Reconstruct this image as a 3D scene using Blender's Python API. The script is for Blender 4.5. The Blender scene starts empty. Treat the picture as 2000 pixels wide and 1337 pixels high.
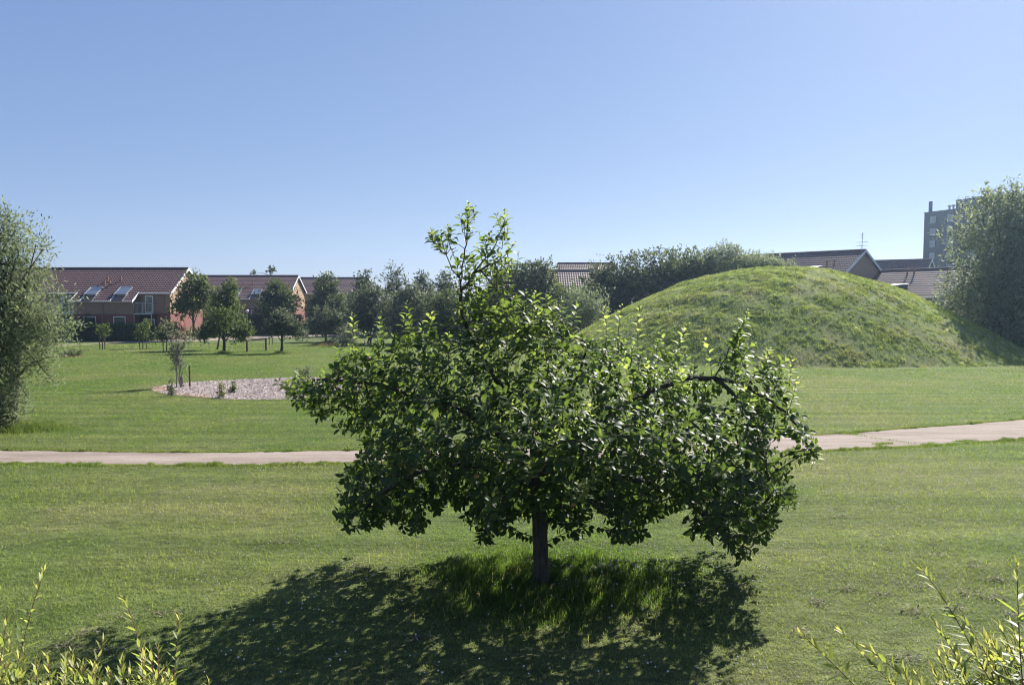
import bpy, math, random
import numpy as np
from mathutils import Vector, Matrix, kdtree

random.seed(7)
RNG = np.random.default_rng(7)
SC = bpy.context.scene
COL = SC.collection

# ------------------------------------------------------------------ camera model
F = 1540.0                      # focal length in photo pixels (photo 2000 x 1337)
PITCH = math.radians(3.55)
CZ = 5.4                        # camera height above the far lawn
cp, sp = math.cos(PITCH), math.sin(PITCH)


def ray(px, py):
    x = (px - 1000.0) / F
    y = (668.5 - py) / F
    return np.array([x, cp + y * sp, -sp + y * cp])


def P(px, py, Y):
    """World point seen at photo pixel px, py at distance Y."""
    d = ray(px, py)
    return np.array([0, 0, CZ]) + d * (Y / d[1])


def gz(x, y):
    y = np.asarray(y, dtype=float)
    t = 2.83 + 0.0303 * np.clip(y, -20, 200)
    k = 6.0
    h = -np.logaddexp(-k * t, -k * 5.4) / k
    return CZ - h + 0 * np.asarray(x, dtype=float)


def G(px, py):
    """Where the ray through a photo pixel meets the ground."""
    d = ray(px, py)
    lo, hi = 1.0, 400.0
    for _ in range(60):
        m = (lo + hi) / 2
        q = d * (m / d[1])
        if CZ + q[2] > gz(q[0], m):
            lo = m
        else:
            hi = m
    q = d * (lo / d[1])
    return np.array([q[0], lo, float(gz(q[0], lo))])


# ------------------------------------------------------------------ object helpers
def tag(o, label=None, cat=None, group=None, kind=None):
    if label: o['label'] = label
    if cat: o['category'] = cat
    if group: o['group'] = group
    if kind: o['kind'] = kind
    return o


def empty(name, loc=(0, 0, 0), rz=0.0):
    o = bpy.data.objects.new(name, None)
    o.location = [float(v) for v in loc]
    o.rotation_euler = (0, 0, rz)
    o.empty_display_size = 0.3
    COL.objects.link(o)
    return o


def np_mesh(name, V, faces, mats, parent=None, tint=None, smooth=False, midx=None, loc=None):
    """faces: list of int arrays (n,3) or (n,4). V is in parent space."""
    V = np.ascontiguousarray(V, dtype=np.float32)
    me = bpy.data.meshes.new(name)
    me.vertices.add(len(V))
    me.vertices.foreach_set('co', V.ravel())
    loops = np.concatenate([f.ravel() for f in faces]).astype(np.int32)
    counts = np.concatenate([np.full(len(f), f.shape[1], np.int32) for f in faces])
    starts = np.concatenate([[0], np.cumsum(counts)[:-1]]).astype(np.int32)
    me.loops.add(len(loops))
    me.loops.foreach_set('vertex_index', loops)
    me.polygons.add(len(counts))
    me.polygons.foreach_set('loop_start', starts)
    if not isinstance(mats, (list, tuple)): mats = [mats]
    for m in mats: me.materials.append(m)
    if midx is not None:
        me.polygons.foreach_set('material_index', np.asarray(midx, np.int32))
    me.polygons.foreach_set('use_smooth', np.full(len(counts), bool(smooth)))
    if tint is not None:
        a = me.attributes.new('tint', 'FLOAT', 'POINT')
        a.data.foreach_set('value', np.asarray(tint, np.float32))
    me.update(calc_edges=True)
    o = bpy.data.objects.new(name, me)
    if parent is not None: o.parent = parent
    if loc is not None: o.location = [float(v) for v in loc]
    COL.objects.link(o)
    return o


def copy_tree(o, parent=None):
    c = o.copy()
    COL.objects.link(c)
    c.parent = parent
    for ch in [x for x in bpy.data.objects if x.parent == o]:
        copy_tree(ch, c)
    return c


class MB:
    """Collects boxes, tubes and quads into one mesh."""
    def __init__(self):
        self.v, self.f3, self.f4, self.n = [], [], [], 0

    def add(self, V, quads=None, tris=None):
        V = np.asarray(V, float)
        self.v.append(V)
        if quads is not None and len(quads): self.f4.append(np.asarray(quads, int) + self.n)
        if tris is not None and len(tris): self.f3.append(np.asarray(tris, int) + self.n)
        self.n += len(V)
        return self

    def box(self, x0, x1, y0, y1, z0, z1, b=0.0):
        V = [(x, y, z) for z in (z0, z1) for y in (y0, y1) for x in (x0, x1)]
        Q = [(0, 2, 3, 1), (4, 5, 7, 6), (0, 1, 5, 4), (2, 6, 7, 3), (0, 4, 6, 2), (1, 3, 7, 5)]
        return self.add(V, Q)

    def hexa(self, pts):
        """8 points: bottom 4 (ccw), top 4 (ccw)."""
        Q = [(0, 3, 2, 1), (4, 5, 6, 7), (0, 1, 5, 4), (1, 2, 6, 5), (2, 3, 7, 6), (3, 0, 4, 7)]
        return self.add(pts, Q)

    def prism(self, poly, axis, a, b):
        """Polygon (list of 2-D points) extruded along axis x/y from a to b."""
        n = len(poly)
        V = []
        for t in (a, b):
            for (u, w) in poly:
                V.append((t, u, w) if axis == 'x' else (u, t, w))
        Q = [(i, (i + 1) % n, n + (i + 1) % n, n + i) for i in range(n)]
        T = [(0, i + 1, i) for i in range(1, n - 1)] + [(n, n + i, n + i + 1) for i in range(1, n - 1)]
        return self.add(V, Q, T)

    def tube(self, pts, radii, sides=6, cap=True):
        V, Q, T = tube_geo(pts, radii, sides, cap)
        return self.add(V, Q, T)

    def ball(self, c, r, sub=8, sz=1.0):
        V, Q, T = [], [], []
        rings = sub
        V.append((c[0], c[1], c[2] - r * sz))
        for i in range(1, rings):
            a = math.pi * i / rings
            for j in range(sub * 2):
                b = math.pi * j / sub
                V.append((c[0] + r * math.sin(a) * math.cos(b), c[1] + r * math.sin(a) * math.sin(b), c[2] - r * sz * math.cos(a)))
        V.append((c[0], c[1], c[2] + r * sz))
        m = sub * 2
        for j in range(m): T.append((0, 1 + (j + 1) % m, 1 + j))
        for i in range(rings - 2):
            for j in range(m):
                a = 1 + i * m
                Q.append((a + j, a + (j + 1) % m, a + m + (j + 1) % m, a + m + j))
        a = 1 + (rings - 2) * m
        for j in range(m): T.append((len(V) - 1, a + j, a + (j + 1) % m))
        return self.add(V, Q, T)

    def build(self, name, mat, parent=None, smooth=False, loc=None):
        fs = []
        if self.f4: fs.append(np.concatenate(self.f4))
        if self.f3: fs.append(np.concatenate(self.f3))
        return np_mesh(name, np.concatenate(self.v), fs, mat, parent, smooth=smooth, loc=loc)


def tube_geo(pts, radii, sides=6, cap=True):
    pts = np.asarray(pts, float)
    n = len(pts)
    t = np.gradient(pts, axis=0)
    t /= np.linalg.norm(t, axis=1)[:, None] + 1e-9
    ref = np.array([1.0, 0.13, 0.07]) if abs(t[0][0]) < 0.8 else np.array([0.1, 1.0, 0.2])
    V = []
    ang = np.arange(sides) * 2 * math.pi / sides
    for i in range(n):
        u = np.cross(t[i], ref); u /= np.linalg.norm(u) + 1e-9
        w = np.cross(t[i], u)
        V.append(pts[i] + radii[i] * (np.cos(ang)[:, None] * u + np.sin(ang)[:, None] * w))
    V = np.concatenate(V)
    i = np.arange(n - 1)[:, None] * sides
    j = np.arange(sides)[None, :]
    j2 = (j + 1) % sides
    Q = np.stack([i + j, i + j2, i + sides + j2, i + sides + j], -1).reshape(-1, 4)
    T = []
    if cap:
        T = [(0, k + 1, k) for k in range(1, sides - 1)]
        b = (n - 1) * sides
        T += [(b, b + k, b + k + 1) for k in range(1, sides - 1)]
    return V, Q, np.array(T, int).reshape(-1, 3)


def unit(a):
    return a / (np.linalg.norm(a, axis=-1, keepdims=True) + 1e-9)


# ------------------------------------------------------------------ materials
def new_mat(name):
    m = bpy.data.materials.new(name)
    m.use_nodes = True
    nt = m.node_tree
    nt.nodes.clear()
    out = nt.nodes.new('ShaderNodeOutputMaterial')
    return m, nt, out


def N(nt, typ, **kw):
    n = nt.nodes.new(typ)
    for k, v in kw.items():
        if k in n.inputs: n.inputs[k].default_value = v
        else: setattr(n, k, v)
    return n


def c4(c): return (c[0], c[1], c[2], 1.0)


def ramp(nt, stops, fac):
    r = nt.nodes.new('ShaderNodeValToRGB')
    el = r.color_ramp.elements
    while len(el) < len(stops): el.new(0.5)
    for e, (p, c) in zip(el, stops):
        e.position = p
        e.color = c4(c)
    nt.links.new(fac, r.inputs[0])
    return r.outputs[0]


def noise(nt, scale, detail=3, rough=0.55, stretch=None, coords='Object'):
    tc = nt.nodes.new('ShaderNodeTexCoord')
    src = tc.outputs[coords]
    if stretch is not None:
        mp = nt.nodes.new('ShaderNodeMapping')
        mp.inputs['Scale'].default_value = stretch
        nt.links.new(src, mp.inputs[0])
        src = mp.outputs[0]
    n = nt.nodes.new('ShaderNodeTexNoise')
    n.inputs['Scale'].default_value = scale
    n.inputs['Detail'].default_value = detail
    n.inputs['Roughness'].default_value = rough
    nt.links.new(src, n.inputs['Vector'])
    return n.outputs['Fac']


def mixc(nt, fac, a, b, blend='MIX'):
    m = nt.nodes.new('ShaderNodeMix')
    m.data_type = 'RGBA'
    m.blend_type = blend
    if hasattr(fac, 'is_linked'): nt.links.new(fac, m.inputs[0])
    else: m.inputs[0].default_value = fac
    for s, v in ((6, a), (7, b)):
        if hasattr(v, 'is_linked'): nt.links.new(v, m.inputs[s])
        else: m.inputs[s].default_value = c4(v)
    return m.outputs[2]


def mrange(nt, val, a, b, c=0.0, d=1.0):
    m = nt.nodes.new('ShaderNodeMapRange')
    nt.links.new(val, m.inputs[0])
    for i, v in enumerate((a, b, c, d)): m.inputs[i + 1].default_value = v
    return m.outputs[0]


def plain(name, col, rough=0.7, var=0.15, scale=6.0, bump=0.0, spec=0.3, metal=0.0, stretch=None):
    m, nt, out = new_mat(name)
    b = N(nt, 'ShaderNodeBsdfPrincipled')
    b.inputs['Roughness'].default_value = rough
    b.inputs['Specular IOR Level'].default_value = spec
    b.inputs['Metallic'].default_value = metal
    n = noise(nt, scale, 5, 0.6, stretch)
    lo = [c * (1 - var) for c in col]
    hi = [min(1, c * (1 + var)) for c in col]
    nt.links.new(ramp(nt, [(0.3, lo), (0.7, hi)], n), b.inputs['Base Color'])
    if bump:
        bp = N(nt, 'ShaderNodeBump')
        bp.inputs['Strength'].default_value = bump
        bp.inputs['Distance'].default_value = 0.02
        nt.links.new(n, bp.inputs['Height'])
        nt.links.new(bp.outputs[0], b.inputs['Normal'])
    nt.links.new(b.outputs[0], out.inputs[0])
    return m


def leaf_mat(name, stops, tstops, trans=0.4, rough=0.42, spec=0.5):
    """Leaf: reflective upper side plus light coming through; the tint attribute is leaf age, plus painted sunlight on hedge tops."""
    m, nt, out = new_mat(name)
    at = N(nt, 'ShaderNodeAttribute', attribute_name='tint')
    b = N(nt, 'ShaderNodeBsdfPrincipled')
    b.inputs['Roughness'].default_value = rough
    b.inputs['Specular IOR Level'].default_value = spec
    t = N(nt, 'ShaderNodeBsdfTranslucent')
    nt.links.new(ramp(nt, stops, at.outputs['Fac']), b.inputs['Base Color'])
    nt.links.new(ramp(nt, tstops, at.outputs['Fac']), t.inputs['Color'])
    mx = N(nt, 'ShaderNodeMixShader')
    if isinstance(trans, tuple):            # young leaves let more light through than old ones
        nt.links.new(mrange(nt, at.outputs['Fac'], 0, 1, *trans), mx.inputs[0])
    else: mx.inputs[0].default_value = trans
    nt.links.new(b.outputs[0], mx.inputs[1])
    nt.links.new(t.outputs[0], mx.inputs[2])
    nt.links.new(mx.outputs[0], out.inputs[0])
    return m


def lawn_colour(nt):
    """Patchy mown-grass colour shared by the ground sheet and the blades."""
    big = noise(nt, 0.22, 3, 0.6)
    mid = noise(nt, 1.4, 4, 0.65)
    rows = noise(nt, 1.0, 3, 0.6, stretch=(0.10, 1.15, 1.0))
    fine = noise(nt, 14.0, 3, 0.7)
    c = ramp(nt, [(0.30, LAWN[0]), (0.55, LAWN[1]), (0.75, LAWN[2])], mid)
    c = mixc(nt, mrange(nt, big, 0.40, 0.68), c, LAWN[3])
    c = mixc(nt, mrange(nt, rows, 0.46, 0.62, 0, 0.75), c, LAWN[4])
    c = mixc(nt, mrange(nt, fine, 0.56, 0.76, 0, 0.45), c, LAWN[5])
    tc = N(nt, 'ShaderNodeTexCoord')               # faint mowing passes across the view
    wv = N(nt, 'ShaderNodeTexWave', wave_type='BANDS', bands_direction='Y', wave_profile='SIN')
    wv.inputs['Scale'].default_value = 0.26; wv.inputs['Distortion'].default_value = 5.0; wv.inputs['Detail'].default_value = 2.0; wv.inputs['Detail Scale'].default_value = 0.25
    nt.links.new(tc.outputs['Object'], wv.inputs['Vector'])
    c = mixc(nt, 1.0, c, ramp(nt, [(0.2, (0.90, 0.92, 0.90)), (0.8, (1.08, 1.07, 1.08))], wv.outputs['Fac']), 'MULTIPLY')
    return c


LAWN = [(0.084, 0.145, 0.031), (0.122, 0.186, 0.046), (0.162, 0.214, 0.066), (0.196, 0.212, 0.095), (0.124, 0.164, 0.053), (0.242, 0.242, 0.124)]


def mat_lawn():
    m, nt, out = new_mat('mown_lawn')
    b = N(nt, 'ShaderNodeBsdfPrincipled')
    b.inputs['Roughness'].default_value = 0.9
    b.inputs['Specular IOR Level'].default_value = 0.15
    c = lawn_colour(nt)
    f = noise(nt, 28.0, 3, 0.75)
    f2 = noise(nt, 5.0, 5, 0.75, stretch=(0.6, 1.6, 1.0))
    c = mixc(nt, 1.0, c, ramp(nt, [(0.32, (0.28, 0.30, 0.25)), (0.66, (0.95, 0.92, 0.9))], f2), 'MULTIPLY')
    nt.links.new(c, b.inputs['Base Color'])
    bp = N(nt, 'ShaderNodeBump')
    bp.inputs['Strength'].default_value = 0.8
    bp.inputs['Distance'].default_value = 0.06
    ad = N(nt, 'ShaderNodeMath', operation='ADD')
    nt.links.new(f, ad.inputs[0]); nt.links.new(f2, ad.inputs[1])
    nt.links.new(ad.outputs[0], bp.inputs['Height'])
    nt.links.new(bp.outputs[0], b.inputs['Normal'])
    nt.links.new(b.outputs[0], out.inputs[0])
    return m


def mat_blades(name='lawn_blades', gain=1.0, trans=0.5, warm=(1.45, 1.5, 0.8), own=None):
    m, nt, out = new_mat(name)
    at = N(nt, 'ShaderNodeAttribute', attribute_name='tint')
    c = lawn_colour(nt) if own is None else own(nt)
    c = mixc(nt, 1.0, c, ramp(nt, [(0.0, (0.42 * gain, 0.48 * gain, 0.40 * gain)), (0.45, (1.0 * gain, 1.02 * gain, 0.95 * gain)), (0.8, (1.35 * gain, 1.3 * gain, 1.3 * gain)), (1.0, (2.1 * gain, 1.8 * gain, 1.9 * gain))], at.outputs['Fac']), 'MULTIPLY')
    b = N(nt, 'ShaderNodeBsdfPrincipled')
    b.inputs['Roughness'].default_value = 0.5
    b.inputs['Specular IOR Level'].default_value = 0.35
    nt.links.new(c, b.inputs['Base Color'])
    t = N(nt, 'ShaderNodeBsdfTranslucent')
    nt.links.new(mixc(nt, 1.0, c, warm, 'MULTIPLY'), t.inputs['Color'])
    mx = N(nt, 'ShaderNodeMixShader'); mx.inputs[0].default_value = trans
    nt.links.new(b.outputs[0], mx.inputs[1]); nt.links.new(t.outputs[0], mx.inputs[2])
    nt.links.new(mx.outputs[0], out.inputs[0])
    return m


def mat_tiles(name, a, b_, c_):
    m, nt, out = new_mat(name)
    b = N(nt, 'ShaderNodeBsdfPrincipled')
    b.inputs['Roughness'].default_value = 0.6
    b.inputs['Specular IOR Level'].default_value = 0.3
    n1 = noise(nt, 3.5, 3, 0.7)
    n2 = noise(nt, 0.4, 3, 0.6)
    c = ramp(nt, [(0.3, a), (0.5, b_), (0.72, c_)], n1)
    c = mixc(nt, mrange(nt, n2, 0.4, 0.7, 0, 0.5), c, [x * 0.75 for x in b_])
    nt.links.new(c, b.inputs['Base Color'])
    nt.links.new(b.outputs[0], out.inputs[0])
    return m


def mat_brick(name, c1, c2, mortar):
    m, nt, out = new_mat(name)
    b = N(nt, 'ShaderNodeBsdfPrincipled')
    b.inputs['Roughness'].default_value = 0.85
    tc = N(nt, 'ShaderNodeTexCoord')
    sx = N(nt, 'ShaderNodeSeparateXYZ'); nt.links.new(tc.outputs['Object'], sx.inputs[0])
    ad = N(nt, 'ShaderNodeMath', operation='ADD')
    nt.links.new(sx.outputs[0], ad.inputs[0]); nt.links.new(sx.outputs[1], ad.inputs[1])
    cx = N(nt, 'ShaderNodeCombineXYZ')
    nt.links.new(ad.outputs[0], cx.inputs[0]); nt.links.new(sx.outputs[2], cx.inputs[1])
    br = N(nt, 'ShaderNodeTexBrick')
    br.inputs['Scale'].default_value = 1.0
    br.inputs['Brick Width'].default_value = 0.24
    br.inputs['Row Height'].default_value = 0.08
    br.inputs['Mortar Size'].default_value = 0.008
    br.inputs['Color1'].default_value = c4(c1)
    br.inputs['Color2'].default_value = c4(c2)
    br.inputs['Mortar'].default_value = c4(mortar)
    nt.links.new(cx.outputs[0], br.inputs['Vector'])
    n = noise(nt, 0.9, 4, 0.65)
    c = mixc(nt, 1.0, br.outputs['Color'], ramp(nt, [(0.3, (0.8, 0.8, 0.8)), (0.7, (1.12, 1.1, 1.08))], n), 'MULTIPLY')
    nt.links.new(c, b.inputs['Base Color'])
    nt.links.new(b.outputs[0], out.inputs[0])
    return m


def mat_glass(name='window_glass', col=(0.03, 0.04, 0.05)):
    m, nt, out = new_mat(name)
    b = N(nt, 'ShaderNodeBsdfPrincipled')
    b.inputs['Base Color'].default_value = c4(col)
    b.inputs['Roughness'].default_value = 0.06
    b.inputs['Specular IOR Level'].default_value = 0.8
    nt.links.new(b.outputs[0], out.inputs[0])
    return m


def mat_bark(name, a, b_):
    m, nt, out = new_mat(name)
    b = N(nt, 'ShaderNodeBsdfPrincipled')
    b.inputs['Roughness'].default_value = 0.9
    n = noise(nt, 22.0, 5, 0.7, stretch=(1, 1, 0.25))
    nt.links.new(ramp(nt, [(0.35, a), (0.65, b_)], n), b.inputs['Base Color'])
    bp = N(nt, 'ShaderNodeBump'); bp.inputs['Strength'].default_value = 0.9; bp.inputs['Distance'].default_value = 0.02
    nt.links.new(n, bp.inputs['Height']); nt.links.new(bp.outputs[0], b.inputs['Normal'])
    nt.links.new(b.outputs[0], out.inputs[0])
    return m


M = {}
M['lawn'] = mat_lawn()
M['blades'] = mat_blades()
M['bark'] = mat_bark('apple_bark', (0.028, 0.022, 0.018), (0.085, 0.07, 0.055))
M['twig'] = mat_bark('tree_bark', (0.04, 0.032, 0.026), (0.11, 0.09, 0.07))
M['pale_bark'] = mat_bark('pale_bark', (0.12, 0.11, 0.095), (0.26, 0.24, 0.21))
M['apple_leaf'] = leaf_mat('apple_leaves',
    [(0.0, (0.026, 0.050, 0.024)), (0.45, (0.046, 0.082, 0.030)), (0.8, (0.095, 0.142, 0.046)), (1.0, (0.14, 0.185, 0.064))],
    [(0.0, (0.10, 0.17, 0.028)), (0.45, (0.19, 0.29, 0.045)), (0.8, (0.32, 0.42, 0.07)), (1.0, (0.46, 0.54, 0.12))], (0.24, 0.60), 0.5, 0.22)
M['willow_near'] = leaf_mat('young_willow_leaves',
    [(0.0, (0.075, 0.11, 0.035)), (0.5, (0.14, 0.18, 0.05)), (1.0, (0.30, 0.30, 0.11))],
    [(0.0, (0.22, 0.30, 0.06)), (0.5, (0.42, 0.50, 0.08)), (1.0, (0.66, 0.62, 0.18))], 0.5, 0.45, 0.35)
M['silver_leaf'] = leaf_mat('silvery_willow_leaves',
    [(0.0, (0.082, 0.118, 0.066)), (0.5, (0.142, 0.188, 0.106)), (1.0, (0.26, 0.305, 0.20))],
    [(0.0, (0.17, 0.21, 0.09)), (1.0, (0.34, 0.39, 0.18))], 0.42, 0.6, 0.2)
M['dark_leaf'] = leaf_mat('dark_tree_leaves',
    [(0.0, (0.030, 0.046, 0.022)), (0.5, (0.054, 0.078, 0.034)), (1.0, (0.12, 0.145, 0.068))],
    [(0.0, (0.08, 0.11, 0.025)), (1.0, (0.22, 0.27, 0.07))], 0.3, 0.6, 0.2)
M['mid_leaf'] = leaf_mat('mid_green_leaves',
    [(0.0, (0.034, 0.056, 0.018)), (0.5, (0.060, 0.088, 0.028)), (1.0, (0.13, 0.155, 0.055))],
    [(0.0, (0.11, 0.16, 0.03)), (1.0, (0.28, 0.33, 0.09))], 0.34, 0.6, 0.2)
M['grey_leaf'] = leaf_mat('grey_green_leaves',
    [(0.0, (0.055, 0.068, 0.042)), (0.5, (0.10, 0.118, 0.075)), (1.0, (0.26, 0.27, 0.21))],
    [(0.0, (0.11, 0.14, 0.06)), (1.0, (0.28, 0.31, 0.16))], 0.32, 0.6, 0.2)
M['hedge_leaf'] = leaf_mat('hedge_leaves',
    [(0.0, (0.022, 0.034, 0.018)), (0.5, (0.044, 0.062, 0.028)), (1.0, (0.13, 0.155, 0.07))],
    [(0.0, (0.05, 0.08, 0.015)), (1.0, (0.15, 0.2, 0.04))], 0.2, 0.6, 0.2)
M['conifer_leaf'] = leaf_mat('larch_leaves',
    [(0.0, (0.020, 0.034, 0.020)), (0.5, (0.034, 0.052, 0.028)), (1.0, (0.075, 0.10, 0.05))],
    [(0.0, (0.07, 0.10, 0.03)), (1.0, (0.18, 0.23, 0.07))], 0.3, 0.6, 0.2)
M['gravel'] = plain('gravel_base', (0.20, 0.17, 0.155), 0.95, 0.35, 9.0, 0.6)
M['path'] = None
M['render'] = plain('beige_render', (0.33, 0.225, 0.155), 0.9, 0.10, 2.0)
M['panel'] = plain('grey_brown_cladding', (0.25, 0.165, 0.125), 0.85, 0.12, 2.0)
M['brick'] = mat_brick('red_brick', (0.205, 0.063, 0.053), (0.175, 0.053, 0.045), (0.19, 0.095, 0.08))
M['tiles'] = mat_tiles('brown_red_roof_tiles', (0.080, 0.046, 0.046), (0.113, 0.065, 0.063), (0.150, 0.091, 0.087))
M['white'] = plain('white_paint', (0.66, 0.67, 0.68), 0.5, 0.04, 3.0)
M['glass'] = mat_glass()
M['skyglass'] = mat_glass('roof_window_glass', (0.12, 0.15, 0.19))  # blue-grey base colour paints reflected sky into the roof glass
M['dark'] = plain('dark_trim_and_shade', (0.035, 0.034, 0.036), 0.8, 0.1)  # dark trim colour, also the painted shade of the porch panel
M['steel'] = plain('galvanised_steel', (0.33, 0.35, 0.37), 0.4, 0.08, 5.0, 0, 0.5, 0.6)
M['clay'] = plain('clay_pipe', (0.34, 0.17, 0.115), 0.8, 0.15)
M['tower'] = mat_brick('dark_tower_brick', (0.020, 0.021, 0.034), (0.016, 0.017, 0.028), (0.026, 0.027, 0.038))
M['sky_pane'] = plain('painted_sky_pane', (0.27, 0.28, 0.31), 0.4, 0.05)  # pale colour paints the sky reflected in the tower windows
M['stake'] = plain('weathered_stake', (0.12, 0.085, 0.06), 0.9, 0.25, 12)
M['redstake'] = plain('reddish_stake', (0.17, 0.07, 0.05), 0.9, 0.2, 12)
M['bark_chip'] = plain('bark_mulch', (0.21, 0.14, 0.085), 0.95, 0.35, 20, 0.5)
M['globe'] = plain('milky_lamp_globe', (0.66, 0.68, 0.70), 0.35, 0.03)
M['apple'] = plain('unripe_apple', (0.22, 0.13, 0.05), 0.4, 0.35, 25)


def mat_path():
    m, nt, out = new_mat('trodden_gravel_path')
    b = N(nt, 'ShaderNodeBsdfPrincipled')
    b.inputs['Roughness'].default_value = 0.95
    b.inputs['Specular IOR Level'].default_value = 0.15
    a = noise(nt, 1.1, 5, 0.7, stretch=(0.35, 1.6, 1))
    f = noise(nt, 30.0, 3, 0.7)
    c = ramp(nt, [(0.28, (0.165, 0.130, 0.108)), (0.5, (0.245, 0.204, 0.174)), (0.72, (0.32, 0.276, 0.240))], a)
    c = mixc(nt, 1.0, c, ramp(nt, [(0.32, (0.72, 0.71, 0.70)), (0.65, (1.12, 1.12, 1.12))], f), 'MULTIPLY')
    nt.links.new(c, b.inputs['Base Color'])
    bp = N(nt, 'ShaderNodeBump'); bp.inputs['Strength'].default_value = 0.6; bp.inputs['Distance'].default_value = 0.02
    nt.links.new(f, bp.inputs['Height']); nt.links.new(bp.outputs[0], b.inputs['Normal'])
    nt.links.new(b.outputs[0], out.inputs[0])
    return m


M['path'] = mat_path()


# ------------------------------------------------------------------ leaves
def template(kind):
    if kind == 'apple':
        us = [0.0, 0.10, 0.30, 0.55, 0.80, 1.0]
        ws = [0.04, 0.45, 0.95, 1.0, 0.62, 0.0]
        fold = 0.16
    elif kind == 'willow':
        us = [0.0, 0.3, 0.65, 1.0]
        ws = [0.10, 0.95, 0.85, 0.0]
        fold = 0.10
    else:                       # small far leaf
        us = [0.0, 0.5, 1.0]
        ws = [0.25, 1.0, 0.15]
        fold = 0.1
    T, Q = [], []
    for u, w in zip(us, ws):
        for s in (-1, 0, 1):
            T.append((u, s * w, fold * abs(s) * w))
    for i in range(len(us) - 1):
        for j in range(2):
            a = i * 3 + j
            Q.append((a, a + 1, a + 4, a + 3))
    return np.array(T), np.array(Q)


def leaves(Pos, Ax, Nm, L, W, curl, kind):
    """Vectorised leaves: position, axis, face normal, length, width and downward curl."""
    T, Q = template(kind)
    Ax = unit(Ax)
    B = unit(np.cross(Nm, Ax))
    Nn = np.cross(Ax, B)
    u, v, w = T[:, 0], T[:, 1], T[:, 2]
    n = len(Pos)
    L = np.broadcast_to(L, n); W = np.broadcast_to(W, n); curl = np.broadcast_to(curl, n)
    V = (Pos[:, None, :] + Ax[:, None, :] * (u[None, :, None] * (1 - 0.25 * np.abs(curl)[:, None, None] * u[None, :, None])) * L[:, None, None]
         + B[:, None, :] * (v[None, :, None] * W[:, None, None] * 0.5)
         + Nn[:, None, :] * ((w[None, :] * W[:, None] - (u[None, :] ** 2) * curl[:, None] * L[:, None])[:, :, None]))
    k = len(T)
    Qs = (Q[None] + (np.arange(n) * k)[:, None, None]).reshape(-1, 4)
    return V.reshape(-1, 3), Qs, k


def rand_dirs(n, rng=None):
    return unit((rng or RNG).normal(size=(n, 3)))


# ------------------------------------------------------------------ terrain
def build_terrain():
    ys = np.concatenate([np.arange(-30, 0, 5.0), np.arange(0, 70, 1.0), np.arange(70, 100, 0.5), np.geomspace(100, 600, 40)])
    xs = np.concatenate([-np.geomspace(600, 60, 25), np.linspace(-58, 58, 59), np.geomspace(60, 600, 25)])
    X, Y = np.meshgrid(xs, ys)
    V = np.stack([X, Y, gz(X, Y)], -1).reshape(-1, 3)
    nx, ny = len(xs), len(ys)
    i = np.arange(ny - 1)[:, None] * nx; j = np.arange(nx - 1)[None, :]
    Q = np.stack([i + j, i + j + 1, i + nx + j + 1, i + nx + j], -1).reshape(-1, 4)
    o = np_mesh('lawn', V, [Q], M['lawn'], smooth=True)
    tag(o, 'mown grass lawn of the park, patchy green', 'lawn', kind='structure')


def wob(x, seed, f=1.0):
    r = np.random.default_rng(seed)
    o = 0
    for k in range(5):
        o = o + np.sin(np.asarray(x) * f * (1.7 ** k) + r.uniform(0, 6.28)) / (1.45 ** k)
    return o / 2.2


def ribbon(name, A, B, mat, label, cat, jit=0.06, up=0.006, step=0.12):
    """Strip between two ground polylines (arrays of world points)."""
    def dens(Pl, n):
        s = np.concatenate([[0], np.cumsum(np.linalg.norm(np.diff(Pl[:, :2], axis=0), axis=1))])
        t = np.linspace(0, 1, n) * s[-1]
        # smooth interpolation
        xs = np.interp(t, s, Pl[:, 0]); ysm = np.interp(t, s, Pl[:, 1])
        k = max(3, n // 14) | 1
        ker = np.hanning(k + 2)[1:-1]; ker /= ker.sum()
        pad = lambda a: np.concatenate([2 * a[0] - a[1:k // 2 + 1][::-1], a, 2 * a[-1] - a[-k // 2:-1][::-1]])
        sm = lambda a: np.convolve(pad(a), ker, 'valid')[:n]
        return np.stack([sm(xs), sm(ysm)], 1)
    L = np.linalg.norm(A[-1] - A[0])
    n = int(max(30, L / step))
    a, b = dens(A, n), dens(B, n)
    d = unit(b - a)
    sarc = np.linspace(0, L, n)
    a = a + d * (jit * (wob(sarc, 3, 1.3) + 0.6 * wob(sarc, 5, 7.0)))[:, None]
    b = b + d * (jit * (wob(sarc, 9, 1.1) + 0.6 * wob(sarc, 11, 8.0)))[:, None]
    m = 7
    R = [a + (b - a) * t for t in np.linspace(0, 1, m)]
    V = np.stack(R, 1).reshape(-1, 2)
    V = np.column_stack([V, gz(V[:, 0], V[:, 1]) + up])
    i = np.arange(n - 1)[:, None] * m; j = np.arange(m - 1)[None, :]
    Q = np.stack([i + j, i + m + j, i + m + j + 1, i + j + 1], -1).reshape(-1, 4)
    # make it face up
    o = np_mesh(name, V, [Q[:, ::-1]], mat, smooth=True)
    tag(o, label, cat, kind='structure')
    return a, b


MC = np.array([20.5, 61.0]); MR = 17.6; MH = 6.6


def mound_h(x, y):
    a = np.arctan2(y - MC[1], x - MC[0])
    R = MR * (1 + 0.035 * np.sin(2 * a + 0.6) + 0.02 * np.sin(5 * a))
    r = np.hypot(x - MC[0], y - MC[1]) / R
    h = np.interp(r, [0, 0.10, 0.2, 0.3, 0.45, 0.57, 0.71, 0.85, 0.95, 1.0, 1.05], [1, 0.993, 0.966, 0.905, 0.78, 0.64, 0.445, 0.235, 0.08, 0.0, -0.03])
    bumps = 0.10 * (np.sin(x * 1.1 + 2) * np.sin(y * 0.9) + 0.6 * np.sin(x * 2.3 + y * 1.7))
    return MH * h + bumps * np.clip(1.02 - r, 0, 0.5) * 1.6, r


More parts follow.
